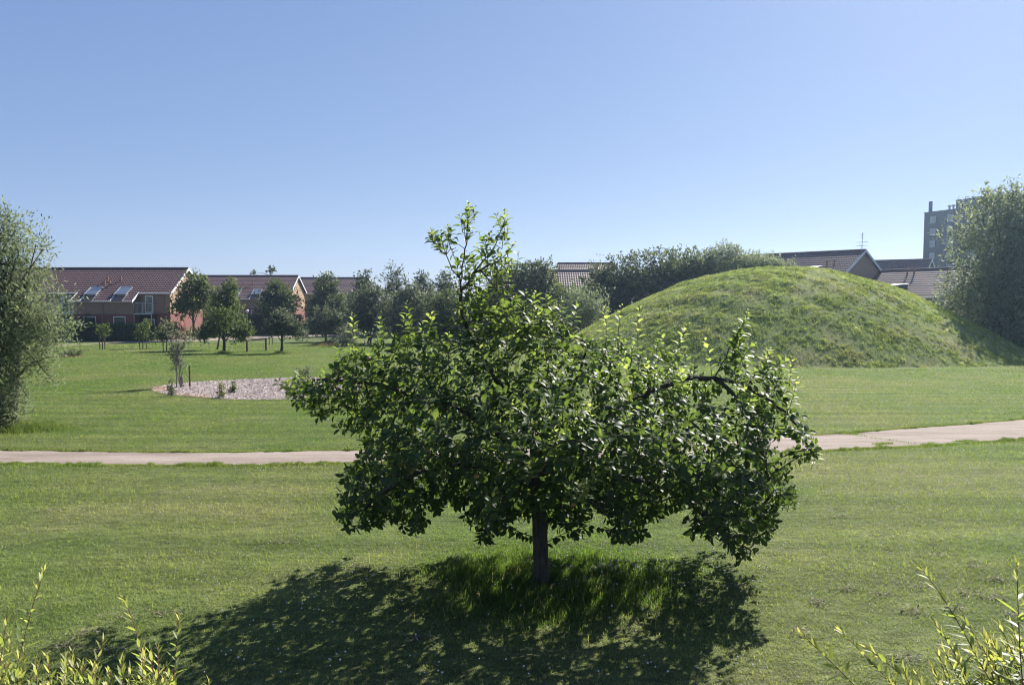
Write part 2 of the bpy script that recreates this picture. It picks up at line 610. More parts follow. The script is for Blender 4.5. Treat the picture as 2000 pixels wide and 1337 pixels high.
def build_mound():
    m, nt, out = new_mat('rough_mound_turf')
    b = N(nt, 'ShaderNodeBsdfPrincipled'); b.inputs['Roughness'].default_value = 0.95
    b.inputs['Specular IOR Level'].default_value = 0.1
    nt.links.new(mound_colour(nt), b.inputs['Base Color'])
    nt.links.new(b.outputs[0], out.inputs[0])
    rr = np.linspace(0, 1.04, 60); aa = np.linspace(0, 2 * math.pi, 121)[:-1]
    Rg, Ag = np.meshgrid(rr, aa, indexing='ij')
    x = MC[0] + Rg * MR * np.cos(Ag); y = MC[1] + Rg * MR * np.sin(Ag)
    h, _ = mound_h(x, y)
    V = np.stack([x, y, gz(x, y) + h - 0.02], -1).reshape(-1, 3)
    na = len(aa)
    i = np.arange(len(rr) - 1)[:, None] * na; j = np.arange(na)[None, :]; j2 = (j + 1) % na
    Q = np.stack([i + j, i + na + j, i + na + j2, i + j2], -1).reshape(-1, 4)
    o = np_mesh('grass_mound_hill', V, [Q], m, smooth=True)
    tag(o, 'round grass covered mound rising from the lawn', 'mound', kind='structure')
    # tussocks of long grass, and shorter growth between them
    nt_ = 17000
    r = np.sqrt(RNG.uniform(0, 1, nt_)) * 1.0
    a = RNG.uniform(0, 2 * math.pi, nt_)
    tx_ = MC[0] + r * MR * np.cos(a); ty_ = MC[1] + r * MR * np.sin(a)
    pat = 0.5 + 0.5 * np.sin(tx_ * 0.9 + 1.3 * np.sin(ty_ * 0.8)) * np.sin(ty_ * 1.1 + 1.1 * np.sin(tx_ * 0.7))
    keep = (ty_ < MC[1] + 6) & (RNG.uniform(0, 1, nt_) < 0.25 + 0.75 * pat)
    trk = np.interp(ty_, [44, 46, 52, 57, 60], [12.8, 14.6, 18.9, 22.2, 23.4])          # a worn track climbing the slope
    keep &= (np.abs(tx_ - trk) > 0.45) | (RNG.uniform(0, 1, nt_) < 0.12)
    trk2 = np.interp(ty_, [44, 50, 56, 60], [27.5, 25.5, 22.0, 20.0])
    keep &= (np.abs(tx_ - trk2) > 0.3) | (RNG.uniform(0, 1, nt_) < 0.3)
    tx_, ty_, pat = tx_[keep], ty_[keep], pat[keep]
    nt_ = len(tx_)
    size = RNG.uniform(0.5, 1.3, nt_) * (0.75 + 0.4 * pat)
    kb = 22
    x = (tx_[:, None] + RNG.normal(0, 0.085, (nt_, kb)) * size[:, None]).ravel()
    y = (ty_[:, None] + RNG.normal(0, 0.085, (nt_, kb)) * size[:, None]).ravel()
    H = (0.155 * size[:, None] * RNG.uniform(0.55, 1.15, (nt_, kb))).ravel()
    tt = np.clip((RNG.normal(0.45, 0.22, nt_)[:, None] + RNG.normal(0, 0.12, (nt_, kb))), 0, 0.95).ravel()
    n2 = 90000
    r = np.sqrt(RNG.uniform(0, 1, n2)) * 1.01
    a = RNG.uniform(0, 2 * math.pi, n2)
    x2 = MC[0] + r * MR * np.cos(a); y2 = MC[1] + r * MR * np.sin(a)
    k = y2 < MC[1] + 6
    x2, y2 = x2[k], y2[k]
    x = np.concatenate([x, x2]); y = np.concatenate([y, y2])
    H = np.concatenate([H, RNG.uniform(0.06, 0.14, len(x2))]); tt = np.concatenate([tt, RNG.uniform(0.1, 0.8, len(x2))])
    h, rn = mound_h(x, y)
    k = rn < 1.01
    x, y, h, H, tt = x[k], y[k], h[k], H[k], tt[k]
    blades('mound_grass', np.stack([x, y, gz(x, y) + h - 0.02], 1), H, 0.026, mat_blades('mound_blades', 1.3, 0.5, warm=(1.35, 1.36, 0.82), own=mound_colour),
           'long tussocky unmown grass covering the mound', lean=0.9, tint=tt)


def mound_colour(nt):
    a = noise(nt, 0.35, 3, 0.6)
    b = noise(nt, 1.6, 4, 0.7)
    c = ramp(nt, [(0.3, (0.106, 0.146, 0.046)), (0.55, (0.152, 0.192, 0.062)), (0.75, (0.205, 0.236, 0.085))], b)
    c = mixc(nt, mrange(nt, a, 0.45, 0.68, 0, 0.8), c, (0.190, 0.192, 0.092))
    return c


def blades(name, Pos, H, W, mat, label, lean=0.5, tint=None, parent=None, dirbias=None):
    n = len(Pos)
    H = np.broadcast_to(H, n); W = np.broadcast_to(W, n)
    a = RNG.uniform(0, 2 * math.pi, n)
    d = np.stack([np.cos(a), np.sin(a), np.zeros(n)], 1)
    b = RNG.uniform(0, 2 * math.pi, n)
    le = np.stack([np.cos(b), np.sin(b), np.zeros(n)], 1) * (RNG.uniform(0.05, 1, n) * lean * H)[:, None]
    if dirbias is not None: le = le + dirbias * H[:, None]
    up = np.array([0, 0, 1.0])
    base = Pos - up * 0.01
    V0 = base - d * (W / 2)[:, None]
    V1 = base + d * (W / 2)[:, None]
    mid = base + le * 0.3 + up * (H * 0.6)[:, None]
    V2 = mid + d * (W * 0.36)[:, None]
    V3 = mid - d * (W * 0.36)[:, None]
    V4 = base + le + up * (H * RNG.uniform(0.75, 1.0, n))[:, None]
    V = np.stack([V0, V1, V2, V3, V4], 1).reshape(-1, 3)
    k = np.arange(n)[:, None] * 5
    Q = k + np.array([[0, 1, 2, 3]]); T = k + np.array([[3, 2, 4]])
    if tint is None: tint = RNG.uniform(0, 0.9, n)
    o = np_mesh(name, V, [Q, T], mat, parent, tint=np.repeat(tint, 5))
    if parent is None: tag(o, label, 'grass', kind='stuff')
    return o


def in_poly(px, py, poly):
    poly = np.asarray(poly, float)
    inside = np.zeros(np.shape(px), bool)
    n = len(poly)
    for i in range(n):
        x0, y0 = poly[i]; x1, y1 = poly[(i + 1) % n]
        if y0 == y1: continue
        c = ((y0 > py) != (y1 > py)) & (px < (x1 - x0) * (py - y0) / (y1 - y0) + x0)
        inside ^= c
    return inside


def poly_dist(px, py, poly):
    poly = np.asarray(poly, float)
    best = np.full(np.shape(px), 1e9)
    for i in range(len(poly)):
        a = poly[i]; b = poly[(i + 1) % len(poly)]
        ab = b - a
        t = np.clip(((px - a[0]) * ab[0] + (py - a[1]) * ab[1]) / (ab @ ab + 1e-9), 0, 1)
        best = np.minimum(best, np.hypot(px - a[0] - t * ab[0], py - a[1] - t * ab[1]))
    return best


build_terrain()
near_top = np.array([G(x, y) for x, y in [(-500, 868), (-200, 874), (0, 880), (200, 883), (350, 884), (500, 883), (700, 880), (900, 878), (1100, 876), (1300, 869), (1450, 861), (1540, 854), (1600, 850), (1750, 839), (1900, 828), (2000, 819), (2200, 803), (2500, 780)]])
near_bot = np.array([G(x, y) for x, y in [(-500, 888), (-200, 897), (0, 903), (200, 908), (350, 909), (500, 907), (700, 903), (900, 901), (1100, 898), (1300, 893), (1450, 887), (1540, 882), (1600, 880), (1750, 873), (1900, 864), (2000, 858), (2200, 845), (2500, 825)]])
EDGE_A, EDGE_B = ribbon('gravel_path', near_top, near_bot, M['path'], 'pale trodden gravel path curving across the lawn', 'path', jit=0.085)
far_c = [(-200, 683), (-60, 680), (125, 672), (200, 669), (290, 665.5), (390, 662), (470, 658.5), (560, 655), (660, 653)]
fa = np.array([G(x, y - 0.6) for x, y in far_c]); fb = np.array([G(x, y + 3.6) for x, y in far_c])
ribbon('footpath', fa, fb, M['path'], 'pale footpath in front of the hedges and houses', 'path', jit=0.03, step=0.5)


def off_path(x, y, pad=0.0):
    order = np.argsort(EDGE_A[:, 0])
    ya = np.interp(x, EDGE_A[order, 0], EDGE_A[order, 1])
    order = np.argsort(EDGE_B[:, 0])
    yb = np.interp(x, EDGE_B[order, 0], EDGE_B[order, 1])
    return (y > ya - pad) | (y < yb + pad)


BED = [(283, 761), (325, 752), (372, 747), (430, 744), (490, 741), (560, 738), (620, 737.5), (690, 741), (715, 752), (700, 768), (610, 778), (530, 781), (440, 780), (395, 776), (330, 771)]
BEDW = np.array([G(x, y) for x, y in BED])
TREE = G(1058, 1143)


def build_lawn_grass():
    # world density falling with distance so that blades stay about pixel sized
    n = 1400000
    y = np.exp(RNG.uniform(math.log(4.6), math.log(84.0), n))
    x = RNG.uniform(-1, 1, n) * (0.72 * y + 2.4)
    k = off_path(x, y, 0.02) & ~in_poly(x, y, BEDW[:, :2]) & (np.hypot(x - MC[0], y - MC[1]) > MR)
    k &= RNG.uniform(0, 1, n) < np.clip(1.2 - 0.25 * np.maximum(0, np.log(y / 9)), 0.45, 1)
    x, y = x[k], y[k]
    n = len(x)
    s = y / 7.0
    patch = 0.5 + 0.25 * (np.sin(x * 1.3 + 1.1 * np.sin(y * 0.9)) + np.sin(y * 1.7 + 0.8 * np.sin(x * 1.1)))
    H = (0.016 + 0.019 * RNG.uniform(0, 1, n) + 0.010 * patch) * (0.85 + 0.15 * s)
    W = (0.0035 + 0.0025 * RNG.uniform(0, 1, n)) * s
    lv = np.round(np.log2(s) * 2)                    # tuft size grows with distance in steps
    cs = 0.019 * 2 ** (lv / 2)
    ci = np.floor((x + 0.3 * cs * np.sin(y / cs)) / cs).astype(np.int64); cj = np.floor((y + 0.3 * cs * np.sin(1.3 * x / cs)) / (cs * 1.6)).astype(np.int64)
    hsh = ((ci * 73856093) ^ (cj * 19349663) ^ (lv.astype(np.int64) * 83492791)) & 0xFFFF
    clump = np.random.default_rng(3).normal(0, 1, 65536)[hsh]
    clump *= np.clip(1.1 - 0.45 * np.log(s), 0.3, 1.0)
    H = H * np.clip(1 + 0.35 * clump, 0.35, 1.8)
    t = np.clip(RNG.normal(0.42, 0.17, n) + 0.20 * clump, 0, 0.9)
    t[RNG.uniform(0, 1, n) < 0.03 * np.clip(1.2 - .4 * np.log(s), .2, 1)] = 1.0
    blades('lawn_grass', np.stack([x, y, gz(x, y)], 1), H, W, M['blades'], 'short mown grass blades of the lawn', lean=1.5, tint=t)
    # overhanging blades on the two path edges
    Pp, Hh = [], []
    for E, sgn in ((EDGE_A, 1), (EDGE_B, -1)):
        d = np.concatenate([[0], np.cumsum(np.linalg.norm(np.diff(E, axis=0), axis=1))])
        m = 42000
        t = RNG.uniform(0, d[-1], m)
        xx = np.interp(t, d, E[:, 0]); yy = np.interp(t, d, E[:, 1])
        cl = np.clip(wob(t, 31 + sgn, 3.1) + 0.6 * wob(t, 77, 11.0), -0.6, 1.3)
        yy = yy + sgn * (np.abs(RNG.normal(0, 0.10, m)) - 0.05 * np.clip(cl, 0, 2))
        Pp.append(np.stack([xx, yy, gz(xx, yy)], 1)); Hh.append((0.05 + 0.05 * np.clip(cl, 0, 1.5)) * RNG.uniform(0.5, 1.2, m))
    c0, c1 = G(1662, 849), G(1815, 871)
    for (a0, a1, m, sp) in ((c0, c1, 170, .03), (G(1708, 868), G(1742, 866), 450, .05), (G(1865, 863), G(1905, 861), 450, .045), (G(370, 907), G(400, 909), 700, .07), (G(420, 907), G(430, 907), 250, .05), (G(1640, 846), G(1672, 848), 800, .08), (G(1440, 880), G(1470, 884), 500, .06)):
        t = RNG.uniform(0, 1, m)[:, None]
        q = a0 + (a1 - a0) * t + RNG.normal(0, sp, (m, 3))
        Pp.append(np.stack([q[:, 0], q[:, 1], gz(q[:, 0], q[:, 1])], 1)); Hh.append(RNG.uniform(.02, .075, m))
    blades('path_edge_grass', np.concatenate(Pp), np.concatenate(Hh), 0.012, M['blades'], 'ragged grass growing over the edges of the gravel path', lean=0.9)
    # long grass ring left unmown round the apple trunk
    n = 60000
    a = RNG.uniform(0, 2 * math.pi, n); r = np.abs(RNG.normal(0, 0.66, n)) * (1 + 0.25 * np.sin(3 * a + 1) + 0.15 * np.sin(7 * a))
    x = TREE[0] + 0.15 + r * np.cos(a) * 1.25; y = TREE[1] + 0.12 + r * np.sin(a) * 1.15
    cl = 0.5 + 0.5 * np.sin(x * 6 + 2 * np.sin(y * 5)) * np.sin(y * 7 + 1.5 * np.sin(x * 4))
    H = (0.045 + 0.12 * RNG.uniform(0, 1, n) ** 2 * (0.3 + cl)) * np.clip(1.5 - r / 1.3, 0.3, 1)
    own = lambda nt: ramp(nt, [(0.3, (0.068, 0.120, 0.026)), (0.6, (0.105, 0.165, 0.038)), (0.8, (0.17, 0.205, 0.065))], noise(nt, 2.5, 3, 0.6))
    blades('long_grass', np.stack([x, y, gz(x, y)], 1), H, 0.0065, mat_blades('long_grass_blades', 1.0, 0.5, own=own), 'longer unmown grass ring under the apple tree', lean=0.7)
    # pale seed heads and dry stalks
    n = 420
    r = np.abs(RNG.normal(0, 0.75, n)); a = RNG.uniform(0, 2 * math.pi, n)
    x = TREE[0] + 0.3 + r * np.cos(a) * 1.2; y = TREE[1] - 0.1 + r * np.sin(a)
    own2 = lambda nt: ramp(nt, [(0.3, (0.22, 0.20, 0.10)), (0.7, (0.34, 0.30, 0.18))], noise(nt, 6.0, 3, 0.6))
    blades('dry_grass', np.stack([x, y, gz(x, y)], 1), RNG.uniform(0.08, 0.22, n), 0.005, mat_blades('dry_grass_blades', 1.0, 0.4, own=own2), 'thin dry grass stalks in the long grass under the tree', lean=0.6)
    # clover flowers
    n = 1900
    sel = RNG.uniform(0, 1, n)
    r = np.abs(RNG.normal(0, 0.8, n)); a = RNG.uniform(0, 2 * math.pi, n)
    x = np.where(sel < 0.24, TREE[0] + 0.7 + r * np.cos(a) * 1.5, 0); y = np.where(sel < 0.24, TREE[1] + 0.5 + r * np.sin(a), 0)
    yy = np.exp(RNG.uniform(math.log(6), math.log(18), n)); xx = RNG.uniform(-0.7, 0.7, n) * yy
    pat = wob(xx * 1.3 + 0.7 * yy, 5, 0.9) + wob(yy * 1.9, 8, 1.1)
    x = np.where(sel < 0.24, x, xx); y = np.where(sel < 0.24, y, yy)
    k = off_path(x, y, 0.1) & ((sel < 0.24) | (pat > 0.25))
    x, y = x[k], y[k]
    n = len(x)
    c = np.stack([x, y, gz(x, y) + RNG.uniform(0.035, 0.07, n)], 1)
    rad = RNG.uniform(0.007, 0.012, n)
    O = np.array([(1, 0, 0), (-1, 0, 0), (0, 1, 0), (0, -1, 0), (0, 0, 1), (0, 0, -1)], float)
    V = (c[:, None, :] + O[None] * rad[:, None, None]).reshape(-1, 3)
    T = np.array([(0, 2, 4), (2, 1, 4), (1, 3, 4), (3, 0, 4), (2, 0, 5), (1, 2, 5), (3, 1, 5), (0, 3, 5)])
    o = np_mesh('clover_flowers', V, [(T[None] + (np.arange(n) * 6)[:, None, None]).reshape(-1, 3)], plain('clover_white', (0.62, 0.58, 0.54), 0.8, 0.1))
    tag(o, 'tiny white clover flowers scattered in the grass', 'flowers', kind='stuff')


def clippings():
    Pp = []
    for px, py, rx in [(1830, 1085, 26), (1905, 1108, 16), (1890, 1160, 30), (1782, 1148, 26), (1722, 1165, 20), (1865, 1192, 34), (1650, 1152, 26), (1782, 1196, 18), (1942, 1170, 26), (1772, 1288, 30),
                       (1558, 1236, 20), (1950, 1135, 18), (1600, 1180, 14), (1985, 1205, 20), (1340, 1150, 30), (1360, 1180, 26), (1440, 1150, 20), (195, 1275, 30), (130, 1268, 24), (250, 1205, 34), (330, 1198, 26), (165, 1240, 20), (320, 965, 26), (700, 1110, 20), (820, 1250, 30), (560, 1060, 24), (1480, 1010, 24), (1640, 1010, 30), (90, 1000, 30)]:
        c = G(px, py); m = 85
        xx = c[0] + RNG.normal(0, rx / F * c[1] * .7, m); yy = c[1] + RNG.normal(0, .06, m)
        Pp.append(np.stack([xx, yy, gz(xx, yy) + RNG.uniform(.015, .05, m)], 1))
    p = np.concatenate(Pp); n = len(p)
    ax = unit(RNG.normal(0, 1, (n, 3)) * [1, 1, .25]); nm = unit(RNG.normal(0, .4, (n, 3)) + [0, 0, 1])
    V, Q, k = leaves(p, ax, nm, RNG.uniform(.02, .06, n), RNG.uniform(.004, .012, n), .1, 'far')
    m, nt, out = new_mat('dry_clippings')
    b = N(nt, 'ShaderNodeBsdfPrincipled'); b.inputs['Roughness'].default_value = .9
    at = N(nt, 'ShaderNodeAttribute', attribute_name='tint')
    nt.links.new(ramp(nt, [(0, (.035, .026, .018)), (.5, (.16, .125, .085)), (1, (.34, .29, .20))], at.outputs['Fac']), b.inputs['Base Color'])
    nt.links.new(b.outputs[0], out.inputs[0])
    tag(np_mesh('dry_clippings', V, [Q], m, tint=np.repeat(RNG.uniform(0, 1, n), k)), 'small brownish patches of dry clippings lying on the mown grass', 'clippings', kind='stuff')


build_mound()
build_lawn_grass()
clippings()


# ------------------------------------------------------------------ the apple tree
APPLE_POLY = [(552, 758), (578, 742), (615, 745), (650, 718), (682, 690), (700, 668), (722, 682), (748, 668), (775, 672), (800, 640), (820, 662), (848, 652),
    (868, 668), (888, 640), (905, 600), (930, 575), (968, 568), (1000, 590), (1035, 606), (1072, 604), (1100, 622), (1135, 662), (1165, 675), (1205, 685),
    (1245, 690), (1290, 700), (1330, 712), (1352, 730), (1374, 748), (1400, 738), (1424, 690), (1446, 660), (1466, 690), (1500, 712), (1530, 732), (1528, 762),
    (1552, 805), (1572, 845), (1590, 880), (1576, 890), (1554, 855), (1530, 832), (1500, 862), (1506, 912), (1530, 935), (1550, 964), (1536, 990), (1496, 996), (1504, 1036), (1470, 1050),
    (1476, 1085), (1446, 1118), (1424, 1085), (1398, 1050), (1345, 1038), (1338, 1000), (1292, 990), (1252, 1015), (1250, 1048), (1216, 1062),
    (1190, 1036), (1200, 1005), (1142, 1005), (1128, 1036), (1100, 1028), (1082, 1000), (1030, 1000), (1006, 1012), (985, 1030), (952, 1050), (932, 1020), (912, 985),
    (888, 965), (846, 990), (830, 1030), (802, 1036), (786, 1000), (760, 1005), (738, 1034), (702, 1026), (664, 1006), (682, 968), (675, 918),
    (702, 890), (712, 858), (672, 858), (698, 826), (690, 794), (656, 796), (628, 820), (596, 812), (566, 786)]
LEADER_POLY = [(898, 400), (918, 394), (932, 412), (934, 455), (962, 450), (974, 412), (990, 410), (990, 462), (1006, 478), (992, 520), (965, 545), (958, 580),
    (925, 590), (880, 560), (862, 520), (850, 490), (838, 452), (856, 448), (878, 470), (896, 460)]
APPLE_HOLES = [[(1386, 764), (1408, 758), (1430, 766), (1446, 802), (1443, 858), (1410, 854), (1392, 802)], [(1390, 868), (1432, 862), (1448, 885), (1400, 892)],
    [(596, 800), (640, 790), (700, 800), (700, 815), (650, 812)], [(1345, 862), (1378, 866), (1372, 880), (1350, 882)]]


def colonise(nodes, parents, att, step, kill, infl, iters):
    nodes = [np.asarray(n, float) for n in nodes]; parents = list(parents)
    att = np.asarray(att, float)
    near_d = np.full(len(att), 1e9); near_i = np.zeros(len(att), int)
    A = np.array(nodes)
    for s in range(0, len(A)):
        d = np.linalg.norm(att - A[s], axis=1)
        k = d < near_d; near_d[k] = d[k]; near_i[k] = s
    alive = np.ones(len(att), bool)
    for it in range(iters):
        alive &= near_d > kill
        act = alive & (near_d < infl)
        if not act.any(): break
        idx = near_i[act]
        A = np.array(nodes)
        dirs = unit(att[act] - A[idx])
        acc = np.zeros((len(nodes), 3)); np.add.at(acc, idx, dirs)
        who = np.unique(idx)
        new = []
        for w in who:
            v = acc[w] + RNG.normal(0, 0.12, 3) + np.array([0, 0, 0.05])
            nn = nodes[w] + step * v / (np.linalg.norm(v) + 1e-9)
            new.append(nn); parents.append(w)
        base = len(nodes)
        nodes.extend(new)
        for j, nn in enumerate(new):
            d = np.linalg.norm(att - nn, axis=1)
            k = d < near_d; near_d[k] = d[k]; near_i[k] = base + j
    return np.array(nodes), np.array(parents)


def apple_tree():
    root = empty('apple_tree', TREE)
    tag(root, 'broad leafy apple tree on a short dark trunk in the unmown grass ring', 'tree')
    D0 = TREE[1]
    # limbs drawn by hand: (px, py, depth offset)
    limbs = [
        [(1058, 1146, 0), (1057, 1090, 0), (1055, 1030, 0), (1051, 970, 0.02), (1048, 915, 0.04), (1040, 870, 0.06)],
        [(1048, 935, 0.02), (1000, 870, -0.1), (930, 815, -0.2), (850, 780, -0.25), (760, 757, -0.2), (690, 745, -0.12), (620, 742, 0)],
        [(1050, 940, 0.02), (1105, 870, 0.05), (1180, 815, 0.1), (1270, 765, 0.1), (1340, 738, 0.05), (1400, 738, 0), (1450, 752, 0), (1500, 775, 0), (1540, 810, 0), (1568, 850, 0), (1585, 885, 0)],
        [(1398, 738, 0), (1412, 705, 0.02), (1428, 672, 0.05), (1448, 640, 0.08)],
        [(1400, 740, 0), (1440, 775, -0.1), (1475, 830, -0.15), (1490, 900, -0.15), (1510, 960, -0.15)],
        [(1040, 870, 0.06), (1010, 800, 0.1), (965, 730, 0.12), (920, 665, 0.1), (898, 610, 0.1), (901, 555, 0.1), (908, 505, 0.1), (912, 468, 0.1), (913, 440, 0.1)],
        [(900, 575, 0.1), (925, 530, 0.05), (955, 495, 0.0), (972, 468, 0.0), (980, 446, 0.0)],
        [(901, 555, 0.1), (884, 520, 0.15), (868, 500, 0.2), (855, 474, 0.2)],
        [(925, 530, 0.05), (960, 515, 0.15), (990, 500, 0.2), (1000, 482, 0.2)],
        [(1044, 890, 0.05), (1065, 870, -0.4), (1085, 865, -0.8), (1095, 880, -1.15)],
        [(1040, 870, 0.06), (1050, 800, 0.5), (1070, 730, 0.9), (1080, 660, 1.2)],
        [(1042, 880, 0.05), (1090, 800, 0.3), (1130, 730, 0.4), (1150, 670, 0.4)],
        [(1050, 960, 0.02), (985, 920, -0.25), (900, 905, -0.45), (810, 925, -0.5), (740, 965, -0.5), (690, 1005, -0.45)],
        [(1050, 955, 0.02), (1130, 925, -0.25), (1230, 930, -0.4), (1320, 965, -0.4), (1390, 1015, -0.35), (1440, 1090, -0.3)],
        [(1052, 985, 0.02), (1010, 960, -0.5), (970, 980, -0.95), (950, 1030, -1.1)],
        [(1052, 985, 0.02), (1110, 965, -0.5), (1170, 985, -0.9), (1210, 1040, -1.05)],
        [(1048, 915, 0.04), (980, 850, 0.5), (900, 800, 0.9), (820, 770, 1.1)],
        [(1048, 915, 0.04), (1140, 860, 0.5), (1240, 830, 0.9), (1330, 810, 1.05)],
    ]
    nodes, parents = [], []
    for li, pl in enumerate(limbs):
        W = np.array([P(px, py, D0 + o) for px, py, o in pl])
        seg = np.linalg.norm(np.diff(W, axis=0), axis=1)
        s = np.concatenate([[0], np.cumsum(seg)])
        n = max(2, int(s[-1] / 0.085))
        t = np.linspace(0, s[-1], n + 1)
        C = np.stack([np.interp(t, s, W[:, k]) for k in range(3)], 1)
        ker = np.array([1, 2, 1]) / 4
        for _ in range(2):
            C[1:-1] = (C[:-2] + 2 * C[1:-1] + C[2:]) / 4
        C[1:-1] += RNG.normal(0, 0.003 if li == 0 else 0.009, (len(C) - 2, 3))
        if li == 0:
            par = -1
            st = 0
        else:
            A = np.array(nodes)
            par = int(np.argmin(np.linalg.norm(A - C[0], axis=1)))
            st = 1
        for c in C[st:]:
            nodes.append(c); parents.append(par); par = len(nodes) - 1
    # attraction points through the crown volume
    sc = D0 / F

    def sample(poly, n, tmax, dref, shell):
        poly = np.asarray(poly, float)
        lo, hi = poly.min(0), poly.max(0)
        out = []
        while len(out) < n:
            px = RNG.uniform(lo[0], hi[0], 4000); py = RNG.uniform(lo[1], hi[1], 4000)
            k = in_poly(px, py, poly)
            for h in APPLE_HOLES: k &= ~in_poly(px, py, h)
            px, py = px[k], py[k]
            d = poly_dist(px, py, poly) * sc
            th = tmax * np.sqrt(1 - (1 - np.minimum(d / dref, 1)) ** 2) + 0.04
            if shell: th = th * np.clip((py - 545) / 330, 0.3, 1.0)          # dome: narrow at the top, widest at the skirt
            u = RNG.uniform(-1, 1, len(px))
            if shell: u = np.sign(u) * np.abs(u) ** 0.7
            for a, b, t_, q in zip(px, py, th, u):
                Y = D0 + 0.14 + t_ * q
                out.append(P(a, b, Y))
        return np.array(out[:n])
    att = np.concatenate([sample(APPLE_POLY, 5200, 2.05, 1.15, True), sample([(a, b + 22 if b < 460 else b) for a, b in LEADER_POLY], 170, 0.35, 0.3, False)])
    mid = sample([(885, 520), (930, 500), (990, 490), (1008, 530), (1000, 590), (960, 625), (900, 620)], 340, 0.5, 0.35, False)
    extra = [sample(*q, False) for q in [
        ([(552, 758), (615, 745), (690, 700), (760, 740), (740, 820), (690, 830), (628, 820), (566, 790)], 280, 0.55, 0.3),
        ([(664, 1006), (675, 918), (712, 858), (800, 870), (880, 960), (830, 1030), (760, 1005), (738, 1034)], 380, 1.0, 0.5),
        ([(895, 955), (930, 1020), (952, 1050), (985, 1030), (1030, 1000), (1128, 1036), (1142, 960), (1040, 930)], 260, 1.1, 0.4),
        ([(1190, 1000), (1250, 950), (1290, 985), (1250, 1048), (1216, 1062)], 90, 0.9, 0.4),
        ([(1330, 980), (1430, 900), (1505, 925), (1530, 985), (1490, 1035), (1446, 1112), (1398, 1050)], 190, 0.8, 0.4),
        ([(895, 610), (930, 575), (968, 566), (1010, 588), (1072, 604), (1120, 640), (1060, 690), (930, 700)], 380, 0.6, 0.4)]]
    att = np.concatenate([att, mid] + extra)
    att = att[att[:, 2] > gz(att[:, 0], att[:, 1]) + 0.45]
    nodes, parents = colonise(nodes, parents, att, 0.080, 0.112, 0.75, 100)
    n = len(nodes)
    child = np.zeros(n, int)
    for i in range(n):
        if parents[i] >= 0: child[parents[i]] += 1
    acc = np.zeros(n)
    for i in range(n - 1, -1, -1):
        if child[i] == 0: acc[i] = max(acc[i], 0.0034 ** 2.25)
        if parents[i] >= 0: acc[parents[i]] += acc[i]
    rad = acc ** (1 / 2.25)
    rad *= min(1.0, 0.079 / rad[0])
    rad = np.maximum(rad, 0.0030)
    # wood: chains of the graph as tubes, in trunk space
    kids = [[] for _ in range(n)]
    for i in range(1, n): kids[parents[i]].append(i)
    mb_t, mb = MB(), MB()
    stack = [(0, None)]
    org = np.array(TREE)
    while stack:
        s, pre = stack.pop()
        chain = [pre, s] if pre is not None else [s]
        cur = s
        while kids[cur]:
            ks = sorted(kids[cur], key=lambda q: -rad[q])
            for q in ks[1:]: stack.append((q, cur))
            cur = ks[0]; chain.append(cur)
        if len(chain) < 2: continue
        pts = nodes[chain] - org
        rr = rad[chain].copy()
        if pre is not None: rr[0] = min(rr[0], rr[1] * 1.25)
        if s == 0:
            kk = np.where(pts[:, 2] < 0.98)[0]
            rr = np.maximum(rr, 0)
            rr[:4] *= [1.6, 1.25, 1.1, 1.03]
        sides = 16 if s == 0 else (6 if rr[1] > 0.012 else 4)
        mb.tube(pts, rr, sides)
    for i, v in enumerate(mb.v):                    # knobbly bark
        mb.v[i] = v + 0.004 * np.sin(v[:, [1, 2, 0]] * 61 + 3 * np.sin(v[:, [2, 0, 1]] * 23)) * (len(v) > 150)
    mb.build('trunk', M['bark'], root, smooth=True)

    # ---- leaves
    pdir = np.zeros((n, 3))
    pdir[1:] = unit(nodes[1:] - nodes[parents[1:]])
    cen = P(1060, 830, D0)
    zlead = P(900, 575, D0)[2]
    thin = np.where((rad < 0.0105) & (np.arange(n) > 12))[0]
    term = np.where((child == 0))[0]
    LP, LA, LN, LL, LW, LC, LT = [], [], [], [], [], [], []

    def add(pos, ax, nm, L, W, cu, ti):
        LP.append(pos); LA.append(ax); LN.append(nm); LL.append(L); LW.append(W); LC.append(cu); LT.append(ti)

    up = np.array([0, 0, 1.0])
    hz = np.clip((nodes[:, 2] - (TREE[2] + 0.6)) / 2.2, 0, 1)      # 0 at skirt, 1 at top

    def rosette(i, cnt, fresh):
        base = nodes[i]
        outw = unit(base - cen)
        for _ in range(cnt):
            r = rand_dirs(1)[0]
            ax = unit(0.5 * pdir[i] + 0.75 * r + 0.35 * outw + up * (0.35 * hz[i] - 0.42 * (1 - hz[i])))
            nm = unit(up * 0.8 + 0.55 * outw + 0.55 * rand_dirs(1)[0])
            L = 0.084 * RNG.uniform(0.6, 1.2)
            add(base + r * 0.012 + ax * 0.016, ax, nm, L, L * RNG.uniform(0.55, 0.70), RNG.uniform(0.05, 0.38), np.clip(fresh + RNG.normal(0, 0.18), 0, 1))

    for i in thin:
        if child[i] == 0: continue
        lead = nodes[i, 2] > zlead
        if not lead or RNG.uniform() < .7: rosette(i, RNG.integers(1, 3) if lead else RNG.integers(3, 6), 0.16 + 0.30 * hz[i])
    shoot_mb = MB()

